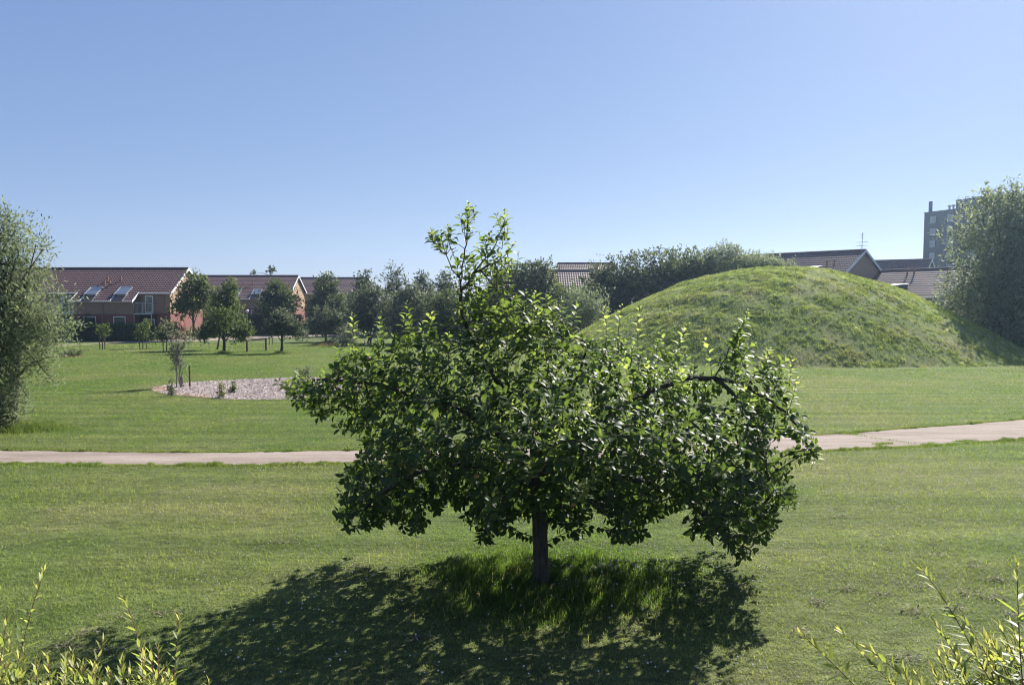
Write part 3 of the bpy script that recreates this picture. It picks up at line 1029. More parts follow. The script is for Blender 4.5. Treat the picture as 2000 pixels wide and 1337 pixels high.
    def shoot(base, tip, cnt, fresh, L0, droop=0.0):
        v = tip - base
        Ln = np.linalg.norm(v)
        d0 = v / Ln
        side = unit(np.cross(d0, rand_dirs(1)[0]))
        t = np.linspace(0, 1, 5)
        C = base + v * t[:, None] + side * (0.05 * Ln * np.sin(math.pi * t))[:, None]
        shoot_mb.tube(C - org, np.linspace(0.0042, 0.0018, 5), 4, cap=False)
        ph = RNG.uniform(0, 6.28)
        for q in range(cnt):
            f = (q + 0.6) / cnt
            f = 0.12 + 0.88 * f
            pos = np.array([np.interp(f, t, C[:, k]) for k in range(3)])
            ph += 2.39996 + RNG.normal(0, 0.2)
            a1 = unit(np.cross(d0, [0.3, 0.9, 0.11])); a2 = np.cross(d0, a1)
            rdl = math.cos(ph) * a1 + math.sin(ph) * a2
            el = 0.35 + 0.75 * f ** 2
            ax = unit(rdl * (1 - 0.35 * f) + d0 * el - up * droop)
            nm = unit(d0 * 1.0 - rdl * 0.45 + up * 0.25 + 0.18 * rand_dirs(1)[0])
            size = L0 * (1.0 if f < 0.7 else 1.0 - 0.75 * (f - 0.7) / 0.3) * RNG.uniform(0.85, 1.15)
            add(pos + ax * 0.014, ax, nm, size, size * RNG.uniform(0.52, 0.62), RNG.uniform(0.12, 0.45), np.clip(fresh + 0.35 * (f - 0.4) + RNG.normal(0, 0.08), 0, 1))

    for i in term:
        outw = unit(nodes[i] - cen)
        h = hz[i]
        toCam = -outw[1]
        if h > 0.34:
            d = unit(pdir[i] * 0.45 + outw * 0.35 + up * (0.35 + 0.65 * h) + 0.25 * rand_dirs(1)[0])
            ln = RNG.uniform(0.08, 0.20) * (0.8 + 0.5 * h)
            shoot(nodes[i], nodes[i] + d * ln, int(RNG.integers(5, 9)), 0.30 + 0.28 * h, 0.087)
        else:
            d = unit(pdir[i] * 0.6 + outw * 0.4 - up * 0.25 + 0.25 * rand_dirs(1)[0])
            ln = RNG.uniform(0.07, 0.14)
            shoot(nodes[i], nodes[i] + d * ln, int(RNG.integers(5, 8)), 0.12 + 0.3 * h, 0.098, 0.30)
    # the long upright water shoots one can pick out in the photograph: tip pixel, length, depth
    tips = [(914, 396, 55, 0.1, .72), (985, 410, 60, 0, .8), (842, 448, 55, 0.2, .8), (1004, 474, 50, 0.2, .8), (958, 452, 45, 0, .6), (875, 442, 45, 0.15, .5), (688, 612, 75, 0.1, .85),
        (744, 618, 60, 0.2, .7), (795, 590, 70, 0.3, .6), (842, 612, 50, 0.1, .8), (1180, 598, 80, 0.3, .9), (1215, 596, 70, 0.1, .9), (1250, 594, 75, 0.2, .95), (1130, 585, 60, 0.2, .7),
        (1070, 572, 50, 0.2, .7), (1345, 632, 60, 0.1, .9), (1375, 655, 50, 0.2, .9), (1462, 606, 75, 0.05, .9), (1505, 682, 40, 0, .9), (1548, 700, 50, 0, .9), (1556, 735, 70, -.1, .9),
        (1455, 742, 90, -.3, .8), (1290, 645, 50, 0.1, .85), (860, 668, 60, -.7, .8), (935, 672, 50, -.6, .8), (800, 690, 50, -.6, .75), (1082, 832, 75, -1.5, 1.0), (1100, 838, 60, -1.45, .95),
        (872, 868, 80, -1.2, .85), (958, 862, 70, -1.35, .9), (905, 735, 60, -.9, .85), (975, 690, 60, -.7, .9), (1165, 925, 80, -1.45, .95), (1140, 940, 60, -1.45, .85), (968, 960, 60, -1.5, .6),
        (1400, 860, 60, -.8, .85), (1440, 800, 70, -.5, .9), (1545, 960, 45, -.3, 1.0), (1530, 975, 40, -.3, 1.0), (1595, 880, 50, 0, .8), (1480, 790, 70, -.3, .85), (1230, 760, 60, -1.0, .85),
        (1150, 780, 60, -1.1, .8), (1300, 800, 60, -.9, .85), (1330, 720, 60, -.5, .9), (1050, 690, 60, -.6, .85), (1010, 640, 60, -.3, .8), (1085, 620, 60, -.1, .8), (690, 690, 50, -.3, .75), (560, 745, 40, 0, .85), (585, 725, 35, 0, .85),
        (985, 870, 60, -1.4, .85), (1030, 905, 50, -1.5, .7), (1215, 700, 60, -.6, .85), (1265, 700, 60, -.5, .85), (765, 720, 50, -.7, .75), (830, 760, 50, -.9, .7), (1000, 780, 60, -1.1, .75), (1390, 770, 60, -.5, .85)]
    for px, py, lp, od, fr in tips:
        tip = P(px, py, D0 + od)
        b0 = P(px + RNG.uniform(-14, 14), py + lp * 1.15, D0 + od)
        i = int(np.argmin(np.linalg.norm(nodes - b0, axis=1)))
        b = nodes[i]
        if np.linalg.norm(b - b0) > 0.22: b = b0 + 0.4 * (b - b0)
        shoot(b, tip, int(10 + lp / 9), fr, 0.092)
    V, Q, k = leaves(np.array(LP) - org, np.array(LA), np.array(LN), np.array(LL), np.array(LW), np.array(LC), 'apple')
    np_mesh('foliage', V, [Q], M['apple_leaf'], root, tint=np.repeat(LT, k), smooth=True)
    shoot_mb.build('young_shoots', M['twig'], root, smooth=True)
    print('apple: nodes', n, 'leaves', len(LP))
    # a few small unripe apples
    for px, py, od in [(1385, 904, -.7), (1120, 985, -1.2), (836, 880, -1.2), (805, 918, -1.1), (780, 905, -1.0), (1150, 870, -1.4), (1290, 930, -1.0), (720, 700, -.6), (930, 930, -1.35)]:
        c = P(px, py, D0 + od)
        m = MB(); m.ball((0, 0, 0), 0.024, 6, 0.9)
        m.build('apple', M['apple'], root, smooth=True, loc=c - org)


apple_tree()


# ------------------------------------------------------------------ other trees and shrubs
def B(px, py, D, rx, ry, dy=0.9, oy=0.0):
    """Crown blob seen at a pixel: centre, radii in metres."""
    c = P(px, py, D + oy)
    return (c, np.array([rx, rx * dy, ry]) * D / F)


def tree(name, label, cat, base, blobs, n, leaf, mat, group=None, kind='far', trunk_r=0.12, bark=None, aspect=0.55, clump=9, clump_r=0.35, upness=0.5, seed=1, stems=1, limbs=16,
         fresh=0.5, out=0.7, spread=0.25, curl=0.15, hollow=2.2, lump=0.36, trunk_top=None):
    rng = np.random.default_rng(seed)
    base = np.asarray(base, float)
    root = empty(name, base)
    tag(root, label, cat, group)
    vol = np.array([np.prod(b[1]) ** (2 / 3) for b in blobs]); vol /= vol.sum()
    ncl = max(4, int(0.85 * n / clump))
    bi = rng.choice(len(blobs), ncl, p=vol)
    C = np.array([b[0] for b in blobs]); R = np.array([b[1] for b in blobs])
    d = rand_dirs(ncl, rng)
    rr = rng.uniform(0, 1, ncl) ** (1 / hollow)
    ph = rng.uniform(0, 6.28, 6)
    lumpy = 1 + lump * (np.sin(d[:, 0] * 5 + ph[0] + bi) * np.sin(d[:, 2] * 6 + ph[1]) + 0.6 * np.sin(d[:, 0] * 11 + ph[2]) * np.sin(d[:, 2] * 12 + d[:, 1] * 8 + ph[3]))
    pos = C[bi] + d * R[bi] * (rr * lumpy)[:, None]
    gz_ = gz(pos[:, 0], pos[:, 1]) + 0.05
    pos[:, 2] = np.maximum(pos[:, 2], gz_)
    sd = unit(d * np.array([1, 1, 0.6]) * out + np.array([0, 0, upness]) + rng.normal(0, 0.35, (ncl, 3)))
    t = rng.uniform(-0.3, 1, (ncl, clump))
    lp = pos[:, None, :] + sd[:, None, :] * (t * clump_r)[:, :, None] + rng.normal(0, spread * clump_r, (ncl, clump, 3))
    ax = unit(sd[:, None, :] * 0.8 + rng.normal(0, 0.55, (ncl, clump, 3)))
    nm = unit(np.array([0, 0, 0.9]) + d[:, None, :] * 0.5 + rng.normal(0, 0.5, (ncl, clump, 3)))
    nl = ncl * clump
    L = leaf * rng.uniform(0.6, 1.25, nl)
    cl_t = rng.normal(0, 0.2, ncl)
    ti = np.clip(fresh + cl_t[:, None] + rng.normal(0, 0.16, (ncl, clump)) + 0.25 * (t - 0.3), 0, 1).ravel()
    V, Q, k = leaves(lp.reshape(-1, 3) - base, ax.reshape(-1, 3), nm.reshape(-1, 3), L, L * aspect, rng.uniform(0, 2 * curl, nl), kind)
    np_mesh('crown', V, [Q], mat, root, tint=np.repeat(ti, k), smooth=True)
    mb = MB()
    top = trunk_top if trunk_top is not None else C[np.argmax(vol)] * 1.0
    top = np.asarray(top, float)
    for s in range(stems):
        off = rng.normal(0, 0.12 if stems > 1 else 0, 3) * [1, 1, 0]
        tp = top + (rng.normal(0, 0.5, 3) * R[np.argmax(vol)] * [1, 1, 0.3] if stems > 1 else 0)
        tt = np.linspace(0, 1, 7)
        wig = np.stack([np.sin(tt * 5 + s) * 0.04, np.cos(tt * 4 + s) * 0.04, 0 * tt], 1) * trunk_r * 8
        pts = base + off + (tp - base - off) * tt[:, None] + wig
        pts[0, 2] -= 0.05
        mb.tube(pts - base, np.linspace(trunk_r * 1.15, trunk_r * 0.4, 7), 8)
        for q in rng.choice(ncl, min(limbs, ncl), replace=False):
            f = rng.uniform(0.35, 0.95)
            a = np.array([np.interp(f, tt, pts[:, j]) for j in range(3)])
            b = pos[q]
            m = (a + b) / 2 + np.array([0, 0, 0.12]) * np.linalg.norm(b - a)
            mb.tube(np.array([a, m, b]) - base, [trunk_r * 0.35, trunk_r * 0.2, trunk_r * 0.07], 5, cap=False)
    mb.build('trunk', bark or M['twig'], root, smooth=True)
    return root


# big silvery willow at the left edge
D = 19.8
wb = G(8, 838)
tree('willow_tree', 'tall silvery willow with a leaning trunk on the lawn beside the gravel path', 'tree', wb,
     [B(-30, 470, D, 70, 70), B(28, 515, D, 55, 95, .9, .3), B(-10, 560, D, 95, 90, .9, .2), B(45, 610, D, 88, 85, .9, -.2), B(15, 690, D, 92, 60, .9, -.1), B(88, 640, D, 50, 40, .9, -.3), B(-60, 620, D, 110, 170),
      B(14, 432, D, 26, 40, .9, .2), B(78, 700, D, 30, 30), B(22, 790, D, 36, 34), B(10, 740, D, 30, 40), B(100, 745, D, 18, 9), B(80, 480, D, 14, 40), B(-5, 775, D, 45, 50, .9, -.4), B(5, 815, D, 34, 26, .9, -.3)],
     46000, 0.095, M['silver_leaf'], kind='willow', trunk_r=0.13, aspect=0.30, clump=10, clump_r=0.26, upness=0.45, seed=11, stems=3, limbs=40, fresh=0.5, hollow=2.0, lump=0.30, trunk_top=P(0, 560, D))
# rough grass and suckers at its foot
nn = 9000
xx = wb[0] + RNG.normal(0, 0.75, nn) + 0.3; yy = wb[1] + RNG.normal(0, 0.35, nn)
blades('rough_grass', np.stack([xx, yy, gz(xx, yy)], 1), RNG.uniform(0.08, 0.28, nn) * np.clip(1.4 - np.abs(xx - wb[0] - 0.3), 0.25, 1), 0.014, M['blades'], 'rough long grass and weeds round the foot of the willow', lean=0.6, tint=RNG.uniform(0.0, 0.4, nn))

# big willow behind the mound on the right
D = 60.0
tree('willow_tree', 'huge grey green willow rising behind the mound in front of the dark tower block', 'tree', [P(2000, 600, D)[0], D, float(gz(0, D))],
     [B(1948, 455, D, 72, 72), B(1916, 535, D, 66, 95), B(2015, 440, D, 72, 78), B(1932, 600, D, 98, 95), B(2030, 570, D, 125, 130), B(2090, 470, D, 120, 110), B(1900, 660, D, 62, 45, .9, 1), B(1980, 670, D, 100, 45, .8, -1), B(1985, 400, D, 26, 34), B(1935, 402, D, 22, 30)],
     50000, 0.33, M['silver_leaf'], kind='willow', trunk_r=0.35, aspect=0.34, clump=10, clump_r=0.75, upness=0.5, seed=12, stems=3, limbs=30, fresh=0.42, hollow=2.8, lump=0.34)

# lines of trees behind the lawn ------------------------------------------------
def gtree(px, D, **k):
    return np.array([(px - 1000) / F * D, D, float(gz(0, D))])


tree('garden_tree', 'slim green tree before the red end wall of the first row house', 'tree', gtree(377, 90.5),
     [B(376, 585, 90.5, 33, 32), B(380, 556, 90.5, 20, 22), B(355, 600, 90.5, 18, 22), B(398, 575, 90.5, 18, 26)], 5200, 0.34, M['mid_leaf'], trunk_r=0.16, clump=8, clump_r=0.5, seed=21, fresh=0.38)
tree('park_tree', 'thin trunked young tree with pale upright crown just behind the wide orchard tree', 'tree', G(424, 682),
     [B(440, 590, 69, 26, 26), B(450, 565, 69, 14, 20), B(425, 612, 69, 22, 22), B(452, 615, 69, 20, 20)], 5200, 0.24, M['mid_leaf'], trunk_r=0.07, clump=8, clump_r=0.34, seed=22, fresh=0.5)
tree('orchard_tree', 'small orchard tree with a wide drooping crown and a dark trunk on the lawn', 'tree', G(437, 690),
     [B(437, 632, 62, 34, 24), B(407, 645, 62, 22, 18), B(468, 650, 62, 24, 20), B(478, 657, 62, 12, 12), B(395, 655, 62, 12, 12), B(432, 612, 62, 16, 12)], 5600, 0.20, M['mid_leaf'], group='orchard trees on the far lawn', trunk_r=0.13, clump=8, clump_r=0.32, seed=23, fresh=0.42, bark=M['bark'])
tree('orchard_tree', 'small round headed orchard tree standing alone beside the wooden goal frame', 'tree', G(549, 690),
     [B(552, 636, 62, 30, 22), B(535, 640, 62, 18, 16), B(572, 640, 62, 18, 16), B(548, 617, 62, 18, 10), B(592, 656, 62, 16, 6)], 4600, 0.19, M['grey_leaf'], group='orchard trees on the far lawn', trunk_r=0.11, clump=8, clump_r=0.32, seed=24, fresh=0.22, bark=M['bark'])
tree('garden_tree', 'dark pyramidal tree hiding the front of the second row house', 'tree', gtree(537, 106),
     [B(535, 612, 106, 38, 36), B(537, 580, 106, 27, 26), B(540, 560, 106, 14, 14), B(563, 590, 106, 18, 24)], 7000, 0.36, M['dark_leaf'], trunk_r=0.25, clump=8, clump_r=0.6, seed=25, fresh=0.42)
tree('garden_tree', 'dark dense tree just past the white gable of the second row house', 'tree', gtree(637, 108),
     [B(637, 590, 108, 36, 34), B(637, 558, 108, 22, 20), B(620, 605, 108, 22, 26), B(655, 600, 108, 22, 30)], 7200, 0.36, M['dark_leaf'], trunk_r=0.25, clump=8, clump_r=0.6, seed=26, fresh=0.45)
tree('park_tree', 'light green loose tree standing in the dry grass patch', 'tree', G(636, 667),
     [B(636, 625, 87, 30, 26), B(615, 640, 87, 18, 16), B(660, 632, 87, 20, 24)], 4200, 0.27, M['grey_leaf'], trunk_r=0.11, clump=8, clump_r=0.42, seed=27, fresh=0.25)
tree('sapling', 'sparse silver leaved sapling beside the dry grass patch', 'sapling', G(676, 676),
     [B(682, 650, 76, 16, 24), B(670, 668, 76, 14, 12)], 1300, 0.20, M['grey_leaf'], trunk_r=0.05, clump=6, clump_r=0.35, seed=28, fresh=0.7)
for i, (px, py, rx, ry, D, lab) in enumerate([
        (712, 572, 27, 36, 104, 'narrow feathery dark larch at the end of the third row house roof'), (770, 572, 44, 48, 102, 'broadest of the feathery dark larches behind the bushes'),
        (824, 576, 34, 43, 104, 'loose feathery larch between two darker trees'), (872, 578, 40, 46, 103, 'dark larch behind the leading shoot of the apple tree')]):
    tree('larch_tree', lab, 'tree', gtree(px, D), [B(px, py + 22, D, rx, ry * .65), B(px, py - ry * .25, D, rx * .62, ry * .5), B(px, py - ry * .75, D, rx * .26, ry * .32), B(px + 6, py + 45, D, rx * 1.2, ry * .7)], 8200, 0.40, M['conifer_leaf'],
         group='larches behind the bushes', trunk_r=0.2, aspect=0.4, clump=8, clump_r=0.75, upness=0.15, seed=40 + i, fresh=0.38, hollow=1.7, lump=0.4)
for i, (px, py, rx, ry, D, lab, mt) in enumerate([
        (722, 606, 42, 44, 84, 'grey green bush in front of the narrowest larch', 'grey_leaf'), (800, 612, 50, 50, 82, 'rounded grey green bush in front of the broadest larch', 'grey_leaf'),
        (868, 620, 46, 48, 80, 'dark bush hidden behind the top of the apple tree crown', 'mid_leaf'), (940, 625, 45, 45, 84, 'dark bush behind the apple tree beside the round topped tree', 'dark_leaf')]):
    tree('bush', lab, 'bush', gtree(px, D), [B(px, py, D, rx, ry), B(px - rx * .4, py + ry * .5, D, rx * .8, ry * .6), B(px + rx * .4, py + ry * .45, D, rx * .8, ry * .6), B(px + 5, py - ry * .6, D, rx * .5, ry * .5)], 9500, 0.27, M[mt],
         group='bushes behind the apple tree', trunk_r=0.08, clump=8, clump_r=0.5, seed=50 + i, stems=3, fresh=0.28, upness=0.6)
tree('broadleaf_tree', 'large round topped dark green tree between the larches and the low tiled roof', 'tree', gtree(1030, 86),
     [B(1028, 560, 86, 60, 48), B(1045, 545, 86, 44, 38), B(1075, 585, 86, 32, 36), B(985, 570, 86, 38, 44), B(1010, 600, 86, 70, 40)], 21000, 0.28, M['dark_leaf'], trunk_r=0.3, clump=9, clump_r=0.4, seed=61, fresh=0.5, hollow=3.4, lump=.2)
tree('bush', 'yellowish green bush under the low tiled roof beside the round topped tree', 'bush', gtree(1102, 80), [B(1100, 585, 80, 28, 30), B(1112, 600, 80, 34, 30)], 4500, 0.28, M['mid_leaf'], trunk_r=0.08, clump=8, clump_r=0.45, seed=62, stems=2, fresh=0.35)
tree('bush', 'silvery rounded bush at the foot of the mound before the dark trees', 'bush', gtree(1142, 70), [B(1142, 592, 70, 44, 36), B(1125, 610, 70, 44, 34), B(1160, 612, 70, 34, 32)], 6500, 0.24, M['silver_leaf'], kind='willow', aspect=.36, trunk_r=0.07, clump=8, clump_r=0.45, seed=63, stems=3, fresh=0.55, upness=0.7)
for i, (px, py, rx, ry, D, lab, mt, fr) in enumerate([
        (1205, 545, 56, 46, 86, 'dark rounded tree covering the end of the low tiled roof', 'dark_leaf', .36), (1180, 580, 42, 50, 85, 'dark low tree beside the silvery rounded bush', 'dark_leaf', .25),
        (1285, 540, 62, 50, 84, 'wide dark green tree leaning over the flank of the mound', 'dark_leaf', .42), (1345, 526, 52, 38, 84, 'mid green tree whose top shows over the rising edge of the mound', 'mid_leaf', .3),
        (1415, 519, 52, 34, 84, 'pale feathery willow sticking up highest over the mound', 'silver_leaf', .5), (1480, 520, 46, 24, 84, 'pale low willow just over the top of the mound', 'silver_leaf', .5)]):
    k = dict(kind='willow', aspect=.36, upness=1.0) if mt == 'silver_leaf' else dict(upness=.55)
    bl = [B(px, py, D, rx, ry), B(px - rx * .45, py + ry * .35, D, rx * .7, ry * .7), B(px + rx * .4, py + ry * .3, D, rx * .75, ry * .7), B(px, py + 45, D, rx, 45)]
    if i == 4: bl += [B(1412, 494, D, 18, 18), B(1435, 496, D, 14, 14), B(1388, 503, D, 16, 14)]
    tree('thicket_tree', lab, 'tree', gtree(px, D), bl, 14000, 0.28, M[mt], group='trees behind the mound', trunk_r=0.2, clump=9, clump_r=0.45, seed=70 + i, stems=2, fresh=fr + .08, hollow=3.2, lump=.24, **k)
tree('thicket_tree', 'low willow twigs over the mound top before the tiled gable house', 'tree', gtree(1530, 83), [B(1530, 522, 83, 26, 12), B(1525, 540, 83, 34, 24)], 2600, 0.28, M['silver_leaf'], group='trees behind the mound', kind='willow', aspect=.36, upness=.9, trunk_r=0.1, clump=8, clump_r=0.5, seed=78, stems=2, fresh=0.5)
tree('roof_tree', 'bare looking treetop showing over the ridge of the second row house', 'tree', gtree(527, 165), [B(528, 529, 165, 8, 7), B(498, 536, 165, 4, 5)], 150, 0.6, M['conifer_leaf'], trunk_r=0.2, clump=6, clump_r=0.6, seed=79, fresh=.3)

# hedges -----------------------------------------------------------------------
def hedge(label, x0, x1, y0, y1, h, n, seed, top=0.6):
    rng = np.random.default_rng(seed)
    z0 = float(gz(0, y0))
    root = empty('hedge', (x0, y0, z0)); tag(root, label, 'hedge', 'clipped hedges before the row houses')
    w = np.array([x1 - x0, y1 - y0, h])
    m = MB(); m.box(0.15, w[0] - 0.15, 0.15, w[1] - 0.1, 0, h - 0.15); m.build('branches', M['twig'], root)
    u = rng.uniform(0, 1, (n, 3)); s = rng.choice(3, n, p=[0.55, 0.35, 0.10])
    p = u * w
    nrm = np.zeros((n, 3))
    p[s == 0, 1] = rng.uniform(-.05, .15, (s == 0).sum()); nrm[s == 0] = (0, -1, 0.2)
    p[s == 1, 2] = h + rng.normal(0, .06, (s == 1).sum()); nrm[s == 1] = (0, 0, 1)
    p[s == 2, 0] = np.where(rng.uniform(0, 1, (s == 2).sum()) < .5, 0, w[0]); nrm[s == 2] = (1, 0, 0.2)
    p += rng.normal(0, .05, (n, 3)); p[:, 2] = np.maximum(p[:, 2], 0.05)
    ti = np.clip(rng.normal(0.35, .16, n) + 0.45 * (s == 1), 0, 1)  # leaves on top tinted lighter: sunlight painted into the colour
    V, Q, k = leaves(p, unit(nrm * .5 + rng.normal(0, .7, (n, 3))), unit(nrm + rng.normal(0, .5, (n, 3))), rng.uniform(.12, .24, n), rng.uniform(.08, .14, n), 0.1, 'far')
    np_mesh('foliage', V, [Q], M['hedge_leaf'], root, tint=np.repeat(ti, k), smooth=True)


hx = lambda px, D: (px - 1000) / F * D
hedge('long dark clipped hedge in front of the first row house', hx(95, 88), hx(292, 88), 88.0, 89.4, 1.75, 9000, 81)
hedge('tall dark hedge in front of the second row house', hx(462, 104), hx(585, 104), 104.0, 105.5, 2.4, 6000, 82)
hedge('dark hedge under the dense tree past the white gable', hx(592, 104.5), hx(690, 104.5), 104.4, 105.8, 1.6, 5000, 83)
tree('garden_shrub', 'brownish shrub growing behind the long dark hedge under the first house', 'shrub', gtree(175, 90.2), [B(172, 628, 90.2, 20, 9), B(160, 634, 90.2, 18, 8)], 900, 0.25, M['mid_leaf'], trunk_r=0.05, clump=6, clump_r=.3, seed=84, fresh=.3)
tree('garden_shrub', 'small green shrub at the foot of the red end wall', 'shrub', gtree(352, 93), [B(362, 652, 93, 14, 10), B(392, 655, 93, 16, 10)], 900, 0.25, M['dark_leaf'], trunk_r=0.05, clump=6, clump_r=.3, seed=85, fresh=.4)

# staked young trees on the far lawn ----------------------------------------------
def stake(px, py, hpx, label, mat='stake', r=0.04, lean=0.0, group='stakes of the young trees'):
    b = G(px, py); h = hpx * b[1] / F
    m = MB(); m.tube([(0, 0, -.1), (lean * h * .5, 0, h * .5), (lean * h, 0, h)], [r, r * .95, r * .9], 7)
    m.tube([(lean * h, 0, h), (lean * h, 0, h + r * .6)], [r * .9, r * .35], 7)
    o = m.build('wooden_stake', M[mat], loc=b); tag(o, label, 'stake', group)


for i, (px, by, blobs, n, lab, st) in enumerate([
        (200, 683, [(200, 648, 11, 11), (206, 640, 8, 7)], 420, 'sparse young tree held by two stakes in front of the long hedge', [195, 205]),
        (279, 681, [(278, 648, 13, 16), (284, 634, 7, 8), (270, 655, 8, 8)], 900, 'slender young tree between three stakes at the end of the long hedge', [273, 286]),
        (325, 686, [(326, 650, 18, 15), (340, 645, 15, 16), (316, 658, 10, 8)], 1700, 'bushy young staked tree behind the silvery sapling', [319, 336])]):
    D = G(px, by)[1]
    tree('young_tree', lab, 'young tree', G(px, by), [B(a, b, D, c, d) for a, b, c, d in blobs], n, 0.18, M['mid_leaf'], group='staked young trees on the far lawn', trunk_r=0.045, clump=6, clump_r=.3, seed=90 + i, fresh=.35)
    for q in st: stake(q, by + 0.4, 27, ['grey brown stake supporting the sparse young tree', 'grey brown stake supporting the slender young tree', 'dark stake supporting the bushy young tree'][i], group=['stakes of the sparse young tree', 'stakes of the slender young tree', 'stakes of the bushy young tree'][i])
for q in (526, 532): stake(q, 672, 19, 'thin stake standing between the goal frame and the round headed orchard tree', group='stakes beyond the goal frame')

# small wooden goal -----------------------------------------------------------------
gl, gr = G(483, 687), G(520, 684.5)
root = empty('goal_frame', gl); tag(root, 'small dark wooden goal frame on the lawn between two orchard trees', 'goal')
hgt = 21.5 * gl[1] / F
for q in (np.zeros(3), gr - gl):
    m = MB(); m.box(q[0] - .07, q[0] + .07, q[1] - .07, q[1] + .07, -.1, hgt); m.build('post', M['stake'], root)
m = MB(); dv = gr - gl
m.tube([(-.1, 0, hgt + .07), tuple(dv * 1.03 + [0, 0, hgt + .07 - dv[2]])], [.11, .11], 8); m.build('crossbar', M['twig'], root)

# street lamp ------------------------------------------------------------------------
lb = gtree(483, 100)
root = empty('street_lamp', lb); tag(root, 'thin lamp post with a white globe behind the wide orchard tree', 'street lamp')
zt = P(483, 607, 100)[2] - lb[2]
m = MB(); m.tube([(0, 0, 0), (0, 0, .6), (0, 0, zt - .2)], [.06, .045, .035], 8); m.build('pole', M['steel'], root)
m = MB(); m.ball((0, 0, zt), .20, 8); m.build('globe', M['globe'], root, smooth=True)

# planting bed with wood chips ----------------------------------------------------------
def bed():
    Wd = BEDW
    c = Wd.mean(0)
    t = np.linspace(0, 1, 241)[:-1] * len(Wd)
    i0 = t.astype(int); fr = (t - i0)[:, None]
    ring = Wd[i0 % len(Wd)] * (1 - fr) + Wd[(i0 + 1) % len(Wd)] * fr
    ring = np.stack([np.convolve(np.concatenate([ring[-8:, k], ring[:, k], ring[:8, k]]), np.ones(17) / 17, 'valid') for k in range(3)], 1)
    jit = 1 + 0.012 * wob(np.arange(240) * .2, 4, 1.7)
    ring = c + (ring - c) * jit[:, None]
    rings = [c + (ring - c) * s for s in (0.02, .4, .75, 1.0)]
    V = np.concatenate(rings); V[:, 2] = gz(V[:, 0], V[:, 1]) + 0.008
    n = 240
    i = np.arange(3)[:, None] * n; j = np.arange(n)[None]; j2 = (j + 1) % n
    Q = np.stack([i + j, i + n + j, i + n + j2, i + j2], -1).reshape(-1, 4)
    # orient upward
    a, b, d = V[Q[0, 0]], V[Q[0, 1]], V[Q[0, 2]]
    if np.cross(b - a, d - a)[2] < 0: Q = Q[:, ::-1]
    tag(np_mesh('planting_bed_ground', V, [Q], M['gravel']), 'bed of pale wood chips cut into the lawn', 'planting bed', kind='structure')
    lo, hi = ring.min(0), ring.max(0)
    n = 76000
    x = RNG.uniform(lo[0], hi[0], n); y = RNG.uniform(lo[1], hi[1], n)
    k = in_poly(x, y, ring[:, :2]); x, y = x[k], y[k]; n = len(x)
    p = np.stack([x, y, gz(x, y) + RNG.uniform(.012, .045, n)], 1)
    Lc = RNG.uniform(.022, .06, n); Wc = Lc * RNG.uniform(.3, .7, n)
    ax = unit(RNG.normal(0, 1, (n, 3)) * [1, 1, .35]); nm = unit(RNG.normal(0, .45, (n, 3)) + [0, 0, 1])
    Bv = unit(np.cross(nm, ax))
    V = np.stack([p - ax * Lc[:, None] / 2 - Bv * Wc[:, None] / 2, p + ax * Lc[:, None] / 2 - Bv * Wc[:, None] / 2, p + ax * Lc[:, None] / 2 + Bv * Wc[:, None] / 2, p - ax * Lc[:, None] / 2 + Bv * Wc[:, None] / 2], 1).reshape(-1, 3)
    px = 1000 + p[:, 0] / p[:, 1] * F
    d_edge = poly_dist(p[:, 0], p[:, 1], ring[:, :2])
    orange = (px < 322 + 22 * np.sin(p[:, 1] * 2.3)) | ((px > 345) & (px < 405) & (d_edge < .35) & (p[:, 1] < c[1]))
    ti = np.where(orange & (RNG.uniform(0, 1, n) < .55), RNG.uniform(.8, 1, n), RNG.uniform(0, .7, n))
    m, nt, out = new_mat('pale_wood_chips')
    at = N(nt, 'ShaderNodeAttribute', attribute_name='tint')
    b = N(nt, 'ShaderNodeBsdfPrincipled'); b.inputs['Roughness'].default_value = .85
    nt.links.new(ramp(nt, [(0, (.26, .205, .18)), (.35, (.50, .42, .385)), (.7, (.68, .60, .56)), (.78, (.50, .30, .16)), (1, (.70, .46, .27))], at.outputs['Fac']), b.inputs['Base Color'])
    nt.links.new(b.outputs[0], out.inputs[0])
    o = np_mesh('wood_chips', V, [np.arange(n * 4).reshape(-1, 4)], m, tint=np.repeat(ti, 4))
    tag(o, 'pale pinkish wood chips with an orange edge covering the planting bed', 'wood chips', kind='stuff')


